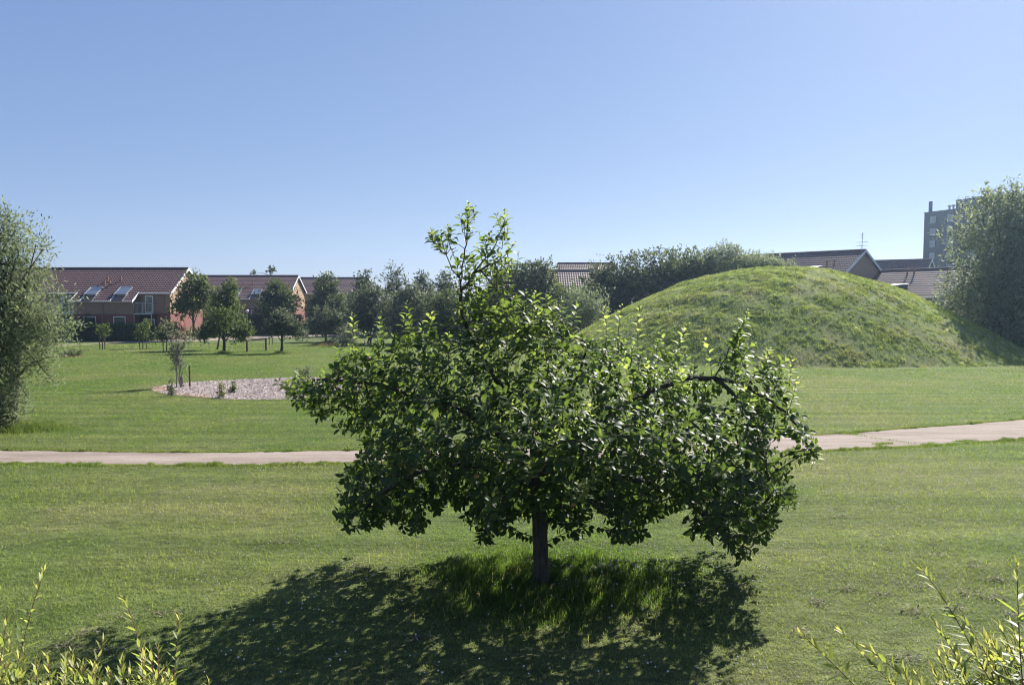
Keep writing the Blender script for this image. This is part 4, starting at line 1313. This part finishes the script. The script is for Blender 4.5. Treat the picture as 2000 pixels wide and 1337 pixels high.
bed()
D = G(352, 756)[1]
tree('sapling', 'tall thin silvery sapling with several stems in the wood chip bed', 'sapling', G(352, 757),
     [B(352, 668, D, 20, 22), B(340, 690, D, 12, 18), B(362, 660, D, 14, 20), B(350, 705, D, 12, 20), B(338, 715, D, 8, 16), B(358, 728, D, 9, 12), B(322, 632, D, 7, 13), B(336, 648, D, 12, 10)], 1050, 0.09, M['grey_leaf'],
     trunk_r=0.022, clump=6, clump_r=.2, seed=101, stems=4, limbs=16, fresh=.55, bark=M['pale_bark'], trunk_top=P(350, 665, D), aspect=.6)
stake(371, 756, 43, 'tall dark stake beside the silvery sapling', r=.035, group='stakes in the wood chip bed')
stake(354, 757, 22, 'short reddish stake at the foot of the silvery sapling', 'redstake', .035, group='stakes in the wood chip bed')
for i, (px, by, top, lab, mt, fr) in enumerate([(335, 773, 742, 'small dark upright plant on the orange edge of the bed', 'grey_leaf', .1), (433, 777, 748, 'bright green upright plant on the front edge of the bed', 'mid_leaf', .75), (455, 769, 748, 'short dark conifer seedling behind the bright green plant', 'mid_leaf', .2)]):
    b = G(px, by); h = (by - top) * b[1] / F
    tree('bed_plant', lab, 'plant', b, [(b + [0, 0, h * .5], np.array([h * .16, h * .16, h * .5])), (b + [0, 0, h * .2], np.array([h * .25, h * .25, h * .2]))], 260, 0.10, M[mt], group='small plants in the wood chip bed', trunk_r=.012, clump=6, clump_r=.1, seed=110 + i, fresh=fr, kind='willow', aspect=.35, upness=1.2)
sb = G(590, 757)
tree('bed_shrub', 'grey leaved shrub between two stakes beside the outer apple branch', 'shrub', sb, [B(591, 735, sb[1], 16, 12), B(602, 728, sb[1], 9, 9)], 420, .09, M['grey_leaf'], trunk_r=.02, clump=6, clump_r=.15, seed=115, fresh=.45)
stake(580, 757, 38, 'dark stake standing before the grey leaved shrub', r=.03, group='stakes in the wood chip bed')
stake(601, 752, 35, 'dark stake rising behind the grey leaved shrub', r=.035, group='stakes in the wood chip bed')
# bark bed with three small shrubs further left
c = G(132, 696)
n = 1500
a = RNG.uniform(0, 6.28, n); r = np.sqrt(RNG.uniform(0, 1, n))
x = c[0] + r * np.cos(a) * 1.0; y = c[1] + r * np.sin(a) * .9
p = np.stack([x, y, gz(x, y) + RNG.uniform(.01, .05, n)], 1)
V, Q, k = leaves(p, rand_dirs(n) * [1, 1, .3], unit(RNG.normal(0, .4, (n, 3)) + [0, 0, 1]), .14, .07, 0, 'far')
tag(np_mesh('bark_mulch', V, [Q], M['bark_chip']), 'pale bark mulch under the row of small dark shrubs', 'mulch', kind='stuff')
for i, px in enumerate((126, 139, 152)):
    b = G(px, 695.5)
    tree('small_shrub', 'small dark shrub in the bark mulch, ' + ['closest to the silvery willow', 'between two others', 'furthest from the silvery willow'][i], 'shrub', b, [(b + [0, 0, .2], np.array([.24, .24, .22]))], 160, .13, M['dark_leaf'], group='small shrubs in the bark mulch', trunk_r=.015, clump=5, clump_r=.12, seed=120 + i, fresh=.5)
# dry grass patch under the loose tree
n = 9000
c = G(645, 675)
a = RNG.uniform(0, 6.28, n); r = np.sqrt(RNG.uniform(0, 1, n))
x = c[0] + r * np.cos(a) * 2.1; y = c[1] + 1.4 + r * np.sin(a) * 2.6
own3 = lambda nt: ramp(nt, [(0.3, (0.105, 0.095, 0.05)), (0.7, (0.19, 0.155, 0.085))], noise(nt, 1.2, 3, 0.6))
blades('dry_tussock_grass', np.stack([x, y, gz(x, y)], 1), RNG.uniform(.35, .75, n) * np.clip(1.25 - r, .3, 1), .03, mat_blades('tussock_blades', 1, .4, own=own3), 'patch of tall brownish grass left unmown on the far lawn', lean=.5)
for px, py, R0 in ((437, 690, .55), (549, 690, .45)):
    n = 900; c = G(px, py); a = RNG.uniform(0, 6.28, n); r = np.abs(RNG.normal(0, .4, n)) * R0 * 1.6
    x = c[0] + r * np.cos(a); y = c[1] + r * np.sin(a)
    blades('grass_tuft', np.stack([x, y, gz(x, y)], 1), RNG.uniform(.1, .3, n), .025, M['blades'], 'long grass tuft round an orchard tree trunk', lean=.5, tint=RNG.uniform(0, .4, n))


# ------------------------------------------------------------------ houses
def roof_sheet(x0, x1, y0, y1, zf, mat, name, parent, course=0.46, wave=0.30, samp=4, th=0.042):
    """Pantile slope between y0 (low) and y1 (ridge): real steps per course and waves across."""
    n = max(3, int(round(abs(y1 - y0) * 1.17 / course)))
    ny = np.repeat(np.linspace(0, 1, n + 1), 2)[1:-1]
    lift = np.tile([th, 0.0], n)
    nx = int((x1 - x0) / wave * samp) + 1
    xs = np.linspace(x0, x1, nx)
    wv = 0.022 * np.sin(xs / wave * 2 * math.pi)
    Y = y0 + (y1 - y0) * ny
    V = np.stack([np.broadcast_to(xs[None, :], (len(Y), nx)), np.broadcast_to(Y[:, None], (len(Y), nx)), np.array([zf(y) for y in Y])[:, None] + 0.03 + lift[:, None] + wv[None, :]], -1).reshape(-1, 3)
    i = np.arange(len(Y) - 1)[:, None] * nx; j = np.arange(nx - 1)[None]
    Q = np.stack([i + j, i + j + 1, i + nx + j + 1, i + nx + j], -1).reshape(-1, 4)
    if y1 < y0: Q = Q[:, ::-1]
    return np_mesh(name, V, [Q], mat, parent)


def slab(mb, x0, x1, ya, za, yb, zb, th):
    """Sloping board from (ya, za) to (yb, zb), thickness th downwards."""
    mb.hexa([(x0, ya, za - th), (x1, ya, za - th), (x1, yb, zb - th), (x0, yb, zb - th), (x0, ya, za), (x1, ya, za), (x1, yb, zb), (x0, yb, zb)])


def row_house(label, loc, rz, L=20.0, dep=9.6, ridge=8.4, slope=0.575, bay=(-10.4, -3.6), balconies=((-3.6, -1.5), (-13.0, -10.4)), skylights=(-8.75, -5.3),
              vents=((-8.1, 1.0), (-7.5, 1.0), (-8.2, 1.9), (-6.7, 2.05)), arch=True, samp=4, zbrick=3.08, group='two storey row houses with tiled roofs', simple_windows=()):
    root = empty('row_house', loc, rz)
    tag(root, label, 'house', group)
    yr = dep / 2
    zf = lambda y: ridge - slope * abs(y - yr)
    oh = 0.42
    eave = zf(0)
    # walls: brick below, rendered above, gables with a red arch
    m = MB(); m.box(-L, 0, 0, dep, 0, zbrick); m.build('brick_wall', M['brick'], root)
    m = MB()
    m.prism([(0.002, zbrick), (dep - .002, zbrick), (dep - .002, zf(dep) - .12), (yr, ridge - .12), (0.002, eave - .12)], 'x', -L + .002, -.002)
    m.build('rendered_wall', M['render'], root)
    if arch:
        r = dep * 0.28
        zc = 2.35 + (ridge - 8.4)
        pts = [(yr - r, zbrick)] + [(yr + r, zbrick)] + [(yr + r * math.cos(t), max(zbrick, zc + r * math.sin(t))) for t in np.linspace(0.0, math.pi, 15) if zc + r * math.sin(t) > zbrick + .02]
        m = MB(); m.prism(pts, 'x', 0, .03); m.build('brick_arch', M['brick'], root)
    # main roof
    roof = roof_sheet(-L - .15, .30, -oh, yr, zf, M['tiles'], 'roof', root, samp=samp)
    m = MB(); slab(m, -L - .15, .30, dep + oh, zf(dep + oh), yr, ridge, .05); m.build('rear_roof_slope', M['tiles'], root)
    m = MB()
    for k in range(int((L + .4) / .4)):
        x = .28 - k * .4
        m.tube([(x, yr, ridge + .03), (x - .41, yr, ridge + .055)], [.135, .12], 8)
    m.build('ridge_tiles', M['tiles'], roof)
    for xb in (.31, -L - .19):
        for yo in (-oh - .05, dep + oh + .05):
            m = MB(); slab(m, xb, xb + .045, yo, zf(-oh) + .07, yr, ridge + .10, .30)
            m.build('bargeboard', M['white'], root)
    # soffit under the gable overhang
    segs = []
    x = -L
    if bay: segs = [(-L - .15, bay[0] - .12), (bay[1] + .12, .30)]
    else: segs = [(-L - .15, .30)]
    for a, b in segs:
        m = MB(); m.tube([(a, -oh - .06, zf(-oh) - .03), (b, -oh - .06, zf(-oh) - .03)], [.07, .07], 8)
        m.build('gutter', M['white'], root)
    # projecting bay under a catslide roof
    if bay:
        b0, b1 = bay
        yb = -1.6
        ylow = yb - .42
        mid = (b0 + b1) / 2
        m = MB(); m.box(b0, b1, yb, -.003, 0, zbrick - .004); m.build('bay_brick_wall', M['brick'], root)
        m = MB(); m.prism([(yb + .003, zbrick), (-.004, zbrick), (-.004, zf(0) - .13), (yb + .003, zf(yb) - .13)], 'x', b0 + .003, b1 - .003); m.build('bay_rendered_wall', M['panel'], root)
        m = MB(); m.box(b0 - .05, b1 + .05, yb - .03, yb - .002, zbrick - .06, zbrick + .06); m.build('string_course', M['panel'], root)
        # leave gaps where the roof windows cut the slope
        cuts = [(s - .72, s + .72) for s in skylights]
        xs = [b0 - .12] + [q for c in cuts for q in c] + [b1 + .12]
        ctop = -.85
        lower = None
        for k in range(0, len(xs), 2):
            roof_sheet(xs[k], xs[k + 1], ylow, -oh, zf, M['tiles'], 'catslide_roof', root, samp=samp)
            m = MB(); m.tube([(xs[k], ylow - .06, zf(ylow) - .03), (xs[k + 1], ylow - .06, zf(ylow) - .03)], [.06, .06], 8); m.build('bay_gutter', M['white'], root)
        for xb in (b0 - .17, b1 + .125):
            m = MB(); slab(m, xb, xb + .045, ylow - .05, zf(ylow) + .09, -oh + .05, zf(-oh + .05) + .11, .28); m.build('bay_bargeboard', M['white'], root)
        for (c0, c1) in cuts:
            w = empty('roof_window'); w.parent = root
            m = MB(); slab(m, c0 + .06, c1 - .06, ctop - .25, zf(ctop - .25) + .30, .55, zf(.55) + .16, .06); m.build('sash', M['skyglass'], w)
            m = MB()
            for a in (c0 + .0, c1 - .06): slab(m, a, a + .058, ctop - .28, zf(ctop - .28) + .33, .58, zf(.58) + .19, .14)
            slab(m, c0 + .06, c1 - .06, .55, zf(.55) + .19, .62, zf(.62) + .19, .14)
            m.build('window_frame', M['steel'], w)
            m = MB(); m.box(c0 + .06, c1 - .06, ctop + .1, ctop + .16, zf(ylow) - .1, zf(ctop) + .2); m.build('window_pane', M['glass'], w)
            for a in (c0 - .0, c1 - .05):
                m = MB(); m.prism([(ylow, zf(ylow) - .06), (ctop + .3, zf(ylow) - .06), (ctop + .3, zf(ctop + .3) + .15), (ylow, zf(ylow) + .09)], 'x', a, a + .05)
                m.build('cheek', M['white'] if a < c0 + .1 else M['steel'], w)
            m = MB(); m.box(c0 + .05, c1 - .05, ylow + .02, ctop + .1, zf(ylow) - .1, zf(ylow) - .04); m.build('sill', M['steel'], w)
        for wc in (mid - 1.55, mid + 1.85):
            w = empty('window'); w.parent = root
            m = MB(); m.box(wc - .62, wc + .62, yb - .012, yb - .004, 1.35, 2.65); m.build('pane', M['glass'], w)
            m = MB()
            m.box(wc - .70, wc + .70, yb - .05, yb - .002, 2.65, 2.74); m.box(wc - .70, wc + .70, yb - .05, yb - .002, 1.26, 1.35)
            m.box(wc - .70, wc - .62, yb - .05, yb - .002, 1.35, 2.65); m.box(wc + .62, wc + .70, yb - .05, yb - .002, 1.35, 2.65)
            m.build('window_frame', M['white'], w)
        m = MB(); m.tube([(mid - .05, yb - .07, .1), (mid - .05, yb - .07, zf(ylow) - .1)], [.045, .045], 7); m.build('downpipe', M['panel'], root)
    for (x0, x1) in balconies:
        bl = empty('balcony'); bl.parent = root
        m = MB(); m.box(x0, x1, -1.5, -.03, 2.95, 3.10); m.build('floor_slab', M['steel'], bl)
        m = MB()
        for x in np.arange(x0 + .06, x1, .14): m.box(x - .012, x + .012, -1.47, -1.45, 3.1, 4.2)
        for x in (x0 + .04, (x0 + x1) / 2, x1 - .04): m.box(x - .03, x + .03, -1.5, -1.44, 3.1, 4.25)
        m.box(x0, x1, -1.5, -1.44, 4.25, 4.31)
        m.box(x0, x0 + .05, -1.44, 0, 4.25, 4.31); m.box(x1 - .05, x1, -1.44, 0, 4.25, 4.31)
        m.build('railing', M['steel'], bl)
        m = MB(); m.box(x0 + .06, x1 + .9 if x1 > -3 else x1, -.06, -.003, 3.1, eave - .32); m.build('cladding', M['panel'], bl)
        dx = x1 - .9 if x1 > -3 else x0 + .9
        dr = empty('balcony_door'); dr.parent = root
        m = MB(); m.box(dx - .36, dx + .36, -.085, -.062, 3.2, 5.0); m.build('pane', M['glass'], dr)
        m = MB(); m.box(dx - .47, dx - .36, -.12, -.062, 3.1, 5.12); m.box(dx + .36, dx + .47, -.12, -.062, 3.1, 5.12); m.box(dx - .36, dx + .36, -.12, -.062, 5.0, 5.12); m.box(dx - .36, dx + .36, -.12, -.062, 3.1, 3.24)
        m.build('door_frame', M['white'], dr)
        m = MB(); m.box(x0 + .06, x1 - .05, -.05, -.003, .05, 2.94); m.build('porch_shade_panel', M['dark'], root)  # flat near-black panel paints the shade under the balcony
        gd = empty('garden_door'); gd.parent = root
        m = MB(); m.box(dx - .7, dx + .5, -.085, -.052, .2, 2.3); m.build('pane', M['glass'], gd)
        m = MB(); m.box(dx - .78, dx - .7, -.11, -.052, .1, 2.4); m.box(dx + .5, dx + .58, -.11, -.052, .1, 2.4); m.box(dx - .7, dx + .5, -.11, -.052, 2.3, 2.4); m.build('door_frame', M['white'], gd)
        for q in (x0, x1 - .1):
            m = MB(); m.box(q, q + .1, -1.49, -1.39, .0, 2.94); m.build('balcony_post', M['steel'], root)
    for (vx, vy) in vents:
        m = MB()
        z = zf(vy)
        m.tube([(vx, vy, z - .1), (vx, vy, z + .45), (vx, vy, z + .46)], [.10, .09, .14], 10); m.tube([(vx, vy, z + .46), (vx, vy, z + .6)], [.14, .13], 10)
        m.build('vent_pipe', M['clay'], roof, smooth=False)
    for (wx, wy, ww, wh) in simple_windows:        # plain roof windows standing proud of the slope
        w = empty('dormer'); w.parent = root
        m = MB(); m.prism([(wy, zf(wy) - .1), (wy + wh * 1.2, zf(wy + wh * 1.2) - .1), (wy + wh * 1.2, zf(wy + wh * 1.2) + .2), (wy, zf(wy) + wh * .8)], 'x', wx - ww / 2, wx + ww / 2); m.build('dormer_wall', M['dark'], w)
        m = MB(); slab(m, wx - ww / 2 - .1, wx + ww / 2 + .1, wy - .15, zf(wy) + wh * .8 + .06, wy + wh * 1.25, zf(wy + wh * 1.25) + .27, .06); m.build('dormer_roof', M['steel'], w)
    return root


def ground_at(x, y): return (x, y, float(gz(x, y)))


h1 = row_house('first row house, nearest one, with balcony, two roof windows and a long hedge before it', ground_at(hx(333, 92), 92), 0, L=20.5)
h2 = copy_tree(h1); h2.location = ground_at(hx(566, 130.5), 130.5)
tag(h2, 'second row house whose white edged gable shows a red arch between two dark trees')
h3 = row_house('third row house, plain roof and dormer balcony ending beside the narrowest larch', ground_at(-27.9, 148), 0, L=23, bay=None, skylights=(), balconies=((-7.5, -2.6),), vents=(), samp=3)
row_house('low tiled roof house between the round topped tree and the dark thicket', ground_at(hx(1185, 100), 100), 0, L=14.5, bay=None, skylights=(), balconies=(), vents=((-9, 1.6), (-9.5, 1.6)), samp=3)
row_house('taller house whose plain ridge rises behind the low tiled roof', ground_at(hx(1200, 128), 128), 0, L=9.0, ridge=10.45, bay=None, skylights=(), balconies=(), vents=((-7.6, 1.8), (-7.2, 1.8)), samp=3)
A1 = math.radians(54)


def gable_house(label, px, D, a, ridge, **k):
    dep = k.get('dep', 9.6)
    X = (px - 1000) / F * D
    # local (0, dep/2) must land on (X, D)
    ox = X - math.sin(a) * dep / 2; oy = D - math.cos(a) * dep / 2
    return row_house(label, ground_at(ox, oy), -a, ridge=ridge, bay=None, skylights=(), balconies=(), **k)


r1 = gable_house('tiled house with a red arched gable and a rooftop aerial behind the mound', 1683, 91, A1, 5.4 + 84 * 91 / F - .1, L=20, slope=.66, zbrick=3.0, vents=((-2.0, 2.2), (-2.9, 2.2), (-9.5, 2.6)), simple_windows=((-3.9, .55, 1.2, 1.0), (-9.0, .7, 1.2, 1.1), (-13.5, 1.6, 2.2, 1.1)), samp=3)
r2 = gable_house('house with a small pale gable tucked below the dark tower block', 1812, 112, math.radians(42), 5.4 + 67 * 112 / F - .1, L=16, slope=.74, dep=7.0, zbrick=3.0, arch=False, vents=((-1.6, 1.3), (-2.2, 1.3)), simple_windows=((-9.0, .9, 1.3, 1.2),), samp=3)
r3 = gable_house('lower tiled house running in front of the small pale gable house', 1904, 80.2, math.radians(74), 5.4 + 46 * 84 / F - .1, L=23, slope=.62, dep=9.0, zbrick=2.2, arch=False, vents=((-7.2, 3.5), (-8.2, 3.5), (-21.5, 3.9)), simple_windows=((-6.6, -.35, 1.6, 1.5), (-13.5, .5, 1.6, .6)), samp=3)

# rooftop aerial
ab = P(1683.5, 489, 91)
root = empty('rooftop_aerial', ab); tag(root, 'thin television aerial mast on the ridge end of the arched gable house', 'aerial')
m = MB(); m.tube([(0, 0, -.3), (0, 0, 2.05)], [.035, .03], 6); m.build('mast', M['steel'], root)
for z, w, rz in ((.55, .62, .1), (.95, .62, -.1), (1.5, .3, .6), (1.82, .2, .2)):
    m = MB(); m.tube([(-w * math.cos(rz), -w * math.sin(rz), z - .02), (w * math.cos(rz), w * math.sin(rz), z + .02)], [.022, .022], 5)
    for q in np.linspace(-.9, .9, 5): m.tube([(q * w * math.cos(rz), q * w * math.sin(rz) - .22, z), (q * w * math.cos(rz), q * w * math.sin(rz) + .22, z)], [.012, .012], 4)
    m.build('antenna_arm', M['steel'], root)
m = MB(); m.tube([(-.3, 0, .75), (0, 0, .4), (-.22, 0, .1)], [.02, .02, .02], 5); m.build('brace', M['steel'], root)

# dark tower block
ta = math.radians(72)
TD = 190.0
tx = (1799 - 1000) / F * TD
tz = 5.4 + 155 * TD / F
root = empty('tower_block', ground_at(tx, TD), -ta)
tag(root, 'dark brick tower block with pale square windows rising behind the huge willow', 'tower block')
H = tz - float(gz(0, TD))
m = MB(); m.box(0, 30, 0, 14, 0, H); m.build('wall', M['tower'], root)
m = MB(); m.box(-.08, 8.75, -.08, 14.08, H, H + .18); m.build('parapet', M['dark'], root)
m = MB(); m.box(8.9, 20, 0.02, 9, H, H + 2.0); m.build('stair_tower', M['tower'], root)
m = MB(); m.box(8.8, 20.1, -.08, 9.1, H + 2.0, H + 2.15); m.build('parapet', M['dark'], root)
for ci, s in enumerate((2.6, 7.5, 14.0, 19.0, 24.0)):
    for r in range(8):
        zc = H - 1.75 - 2.85 * r
        w = empty('window'); w.parent = root
        m = MB(); m.box(s - .68, s + .68, -.03, -.005, zc - .68, zc + .68); m.build('pane', M['sky_pane'], w)
        m = MB(); m.box(s - .78, s + .78, -.06, -.004, zc - .80, zc - .68); m.box(s - .78, s + .78, -.06, -.004, zc + .68, zc + .78)
        m.box(s - .78, s - .68, -.06, -.004, zc - .68, zc + .68); m.box(s + .68, s + .78, -.06, -.004, zc - .68, zc + .68); m.build('window_frame', M['steel'], w)
m = MB(); m.box(.7, 1.35, .5, 1.0, H + .1, H + 2.7); m.build('chimney', M['tower'], root)
for s in (6.2, 7.3):
    m = MB(); m.tube([(s, 1, H), (s, 1, H + .9), (s, 1, H + .92), (s, 1, H + 1.25)], [.22, .22, .42, .40], 10); m.build('roof_vent', M['steel'], root)
mb_ = np.array([tx, TD]) + 25.3 * np.array([math.cos(ta), -math.sin(ta)]) + 2 * np.array([math.sin(ta), math.cos(ta)])
root = empty('antenna_mast', (mb_[0], mb_[1], tz - .05)); tag(root, 'slim mast with stacked panels whose top shows above the huge willow', 'antenna mast')
m = MB(); m.tube([(0, 0, 0), (0, 0, 4.6)], [.10, .07], 8); m.build('pole', M['dark'], root)
for z, w in ((4.2, .38), (3.3, .3), (2.3, .34), (1.4, .28)):
    m = MB()
    for q in range(3):
        a = q * 2.09 + z
        m.box(w * .9 * math.cos(a) - .14, w * .9 * math.cos(a) + .14, w * .9 * math.sin(a) - .1, w * .9 * math.sin(a) + .1, z - .32, z + .32)
        m.tube([(0, 0, z), (w * .9 * math.cos(a), w * .9 * math.sin(a), z)], [.03, .03], 5)
    m.build('antenna_panel', M['dark'], root)


# ------------------------------------------------------------------ young willow shrubs by the camera
def near_shrub(label, base, main, fill, seed):
    rng = np.random.default_rng(seed)
    root = empty('willow_shrub', base); tag(root, label, 'shrub', None)
    LP, LA, LN, LL, LW, LC, LT = [], [], [], [], [], [], []
    mb = MB()
    up = np.array([0, 0, 1.0])
    for (pts, D) in main + fill:
        W = np.array([P(x, y, D + 0.05 * i) for i, (x, y) in enumerate(pts)])
        d = W[0] - base
        lead = [base + rng.normal(0, .05, 3) * [1, 1, 0], base + d * .5 + np.array([0, 0, .12]) + rng.normal(0, .05, 3)]
        C = np.concatenate([lead, W])
        s = np.concatenate([[0], np.cumsum(np.linalg.norm(np.diff(C, axis=0), axis=1))])
        t = np.linspace(0, s[-1], 40)
        C = np.stack([np.interp(t, s, C[:, k]) for k in range(3)], 1)
        for _ in range(6): C[1:-1] = (C[:-2] + 2 * C[1:-1] + C[2:]) / 4
        mb.tube(C - base, np.linspace(.0065, .0011, len(C)), 5, cap=False)
        Ln = s[-1]
        nl = int(min(0.95 * Ln, 1.25) / 0.0135)
        ph = rng.uniform(0, 6.28)
        for q in range(nl):
            back = (nl - q - 0.5) * 0.0135 * (0.55 + 0.45 * min(1, (nl - q) / 12))
            sp = Ln - back
            pos = np.array([np.interp(sp, t, C[:, k]) for k in range(3)])
            nx = np.array([np.interp(sp + .01, t, C[:, k]) for k in range(3)])
            pv = np.array([np.interp(sp - .02, t, C[:, k]) for k in range(3)])
            d0 = unit(nx - pv)
            ph += 2.399 + rng.normal(0, .25)
            a1 = unit(np.cross(d0, [.2, .1, .95])); a2 = np.cross(d0, a1)
            r = math.cos(ph) * a1 + math.sin(ph) * a2
            young = max(0, 1 - back / .16)
            ax = unit(r * (0.85 - .55 * young) + d0 * (0.62 + .4 * young) - up * .10 * (1 - young))
            nm = unit(d0 - r * .55 + up * .35 + rng.normal(0, .2, 3))
            L = .072 * (1 - .55 * young) * rng.uniform(.8, 1.2)
            LP.append(pos - base); LA.append(ax); LN.append(nm); LL.append(L); LW.append(L * rng.uniform(.20, .27)); LC.append(rng.uniform(-.05, .30))
            LT.append(np.clip(.35 + .5 * young + rng.normal(0, .16), 0, 1))
    V, Q, k = leaves(np.array(LP), np.array(LA), np.array(LN), np.array(LL), np.array(LW), np.array(LC), 'willow')
    np_mesh('foliage', V, [Q], M['willow_near'], root, tint=np.repeat(LT, k), smooth=True)
    mb.build('stems', M['redstake'], root, smooth=True)
    return root


lm = [([(10, 1420), (40, 1270), (62, 1185), (88, 1108)], 2.9), ([(-20, 1400), (2, 1290), (14, 1198)], 2.8), ([(285, 1430), (281, 1300), (268, 1228), (240, 1162)], 3.0),
      ([(325, 1430), (343, 1300), (349, 1205)], 3.1), ([(160, 1420), (180, 1320), (203, 1246)], 3.0), ([(120, 1420), (150, 1340), (140, 1270)], 2.95), ([(80, 1400), (105, 1330), (92, 1280)], 2.9), ([(300, 1420), (312, 1330), (308, 1256)], 3.0),
      ([(395, 1430), (402, 1370), (408, 1330)], 3.1)]
rg = np.random.default_rng(5)
lf = [([(x + rg.uniform(-30, 30), 1470), (x + rg.uniform(-12, 12), y + 90), (x, y)], rg.uniform(2.8, 3.2)) for x, y in [(-10, 1260), (20, 1275), (45, 1300), (70, 1295), (110, 1320), (130, 1305), (165, 1300), (190, 1300), (215, 1310), (235, 1290), (255, 1305), (280, 1295), (305, 1310), (325, 1300), (60, 1320), (0, 1300), (30, 1320), (100, 1335), (150, 1330), (205, 1335), (265, 1330), (300, 1335), (340, 1325), (20, 1240), (180, 1330), (85, 1325)]]
lf += [([(x + rg.uniform(-30, 30), 1470), (x + rg.uniform(-12, 12), y + 90), (x, y)], rg.uniform(2.75, 3.2)) for x, y in zip(rg.uniform(-20, 345, 34), rg.uniform(1262, 1345, 34))]
near_shrub('young willow shrub with pale upright shoots at the lower corner by the tree shadow', np.array([-1.62, 2.9, float(gz(0, 2.9))]), lm, lf, 201)
rm = [([(2020, 1500), (1960, 1380), (1905, 1275), (1845, 1165), (1796, 1104)], 2.7), ([(1800, 1480), (1700, 1370), (1630, 1296), (1562, 1234)], 2.8), ([(1850, 1480), (1760, 1350), (1700, 1290), (1640, 1229)], 2.8), ([(2010, 1450), (1992, 1300), (1988, 1190), (1986, 1098)], 2.3),
      ([(1880, 1460), (1800, 1340), (1740, 1300), (1690, 1262)], 2.75), ([(1950, 1450), (1890, 1330), (1860, 1255), (1826, 1215)], 2.7), ([(1990, 1450), (1940, 1320), (1915, 1255), (1880, 1200)], 2.7)]
rf = [([(x + rg.uniform(60, 130), 1500), (x + rg.uniform(20, 50), y + 85), (x, y)], rg.uniform(2.5, 2.85)) for x, y in [(1840, 1262), (1870, 1290), (1900, 1268), (1925, 1240), (1950, 1215), (1965, 1255), (1985, 1235), (1940, 1290), (1910, 1310), (1880, 1318), (1850, 1315), (1820, 1300), (1790, 1315), (1765, 1305), (1970, 1310), (1990, 1290), (1735, 1325), (1955, 1330), (2000, 1180), (2010, 1260)]]
rf += [([(x + rg.uniform(60, 130), 1500), (x + rg.uniform(20, 50), y + 85), (x, y)], rg.uniform(2.45, 2.9)) for x, y in [(a, 1335 - (a - 1700) * .42 + b) for a, b in zip(rg.uniform(1780, 2020, 34), rg.uniform(-10, 110, 34))]]
near_shrub('arching willow shrub with narrow leaves at the lower corner on open mown grass', np.array([2.25, 2.75, float(gz(0, 2.75))]), rm, rf, 202)

# ------------------------------------------------------------------ light, sky, camera
AZ, EL = math.radians(35), math.radians(37)
sdir = Vector((math.sin(AZ) * math.cos(EL), math.cos(AZ) * math.cos(EL), math.sin(EL)))
sun = bpy.data.lights.new('sun', 'SUN')
sun.energy = 5.0
sun.angle = math.radians(0.5)
sun.color = (1.0, 0.945, 0.86)
so = bpy.data.objects.new('sun', sun); COL.objects.link(so)
so.rotation_euler = sdir.to_track_quat('Z', 'Y').to_euler()
w = bpy.data.worlds.new('World'); SC.world = w; w.use_nodes = True
nt = w.node_tree
bg = nt.nodes['Background']
sky = nt.nodes.new('ShaderNodeTexSky')
sky.sky_type = 'NISHITA'; sky.sun_disc = False
sky.sun_elevation = EL; sky.sun_rotation = AZ
sky.air_density = 0.6; sky.dust_density = 0.15; sky.ozone_density = 4.0
sep = nt.nodes.new('ShaderNodeSeparateColor'); com = nt.nodes.new('ShaderNodeCombineColor')
nt.links.new(sky.outputs[0], sep.inputs[0])
for i, (ex, k) in enumerate(((0.58, 0.905), (0.51, 1.035), (0.35, 1.67))):     # soften the contrast of the clear sky towards a hazier summer one
    pw = N(nt, 'ShaderNodeMath', operation='POWER'); pw.inputs[1].default_value = ex
    ml = N(nt, 'ShaderNodeMath', operation='MULTIPLY'); ml.inputs[1].default_value = k
    nt.links.new(sep.outputs[i], pw.inputs[0]); nt.links.new(pw.outputs[0], ml.inputs[0]); nt.links.new(ml.outputs[0], com.inputs[i])
nt.links.new(com.outputs[0], bg.inputs['Color'])
bg.inputs['Strength'].default_value = 0.10

cam = bpy.data.cameras.new('camera')
cam.sensor_width = 36.0; cam.lens = 36.0 * F / 2000.0
cam.clip_start = 0.1; cam.clip_end = 3000
co = bpy.data.objects.new('camera', cam); COL.objects.link(co)
co.location = (0, 0, CZ); co.rotation_euler = (math.pi / 2 - PITCH, 0, 0)
SC.camera = co
SC.view_settings.view_transform = 'Standard'
SC.view_settings.look = 'None'
SC.view_settings.exposure = 1.3
SC.view_settings.gamma = 1.0
SC.render.engine = 'CYCLES'
SC.cycles.use_denoising = True
SC.cycles.denoiser = 'OPENIMAGEDENOISE'
SC.cycles.denoising_input_passes = 'RGB_ALBEDO_NORMAL'
SC.cycles.denoising_prefilter = 'ACCURATE'
SC.cycles.max_bounces = 7
SC.cycles.transparent_max_bounces = 4

# ------------------------------------------------------------------ air
HAZE = 0.00036
m, nt, out = new_mat('summer_haze')
pv = nt.nodes.new('ShaderNodeVolumePrincipled')
pv.inputs['Color'].default_value = (0.52, 0.72, 1.0, 1)
pv.inputs['Density'].default_value = HAZE
pv.inputs['Anisotropy'].default_value = 0.7
nt.links.new(pv.outputs[0], out.inputs['Volume'])
mb = MB(); mb.box(-605, 605, -35, 605, -1.2, 36.0)
hz_o = mb.build('haze', m)
tag(hz_o, 'thin bluish summer haze over the park', 'haze', kind='stuff')
SC.cycles.volume_bounces = 1

SC.cycles.filter_width = 1.1
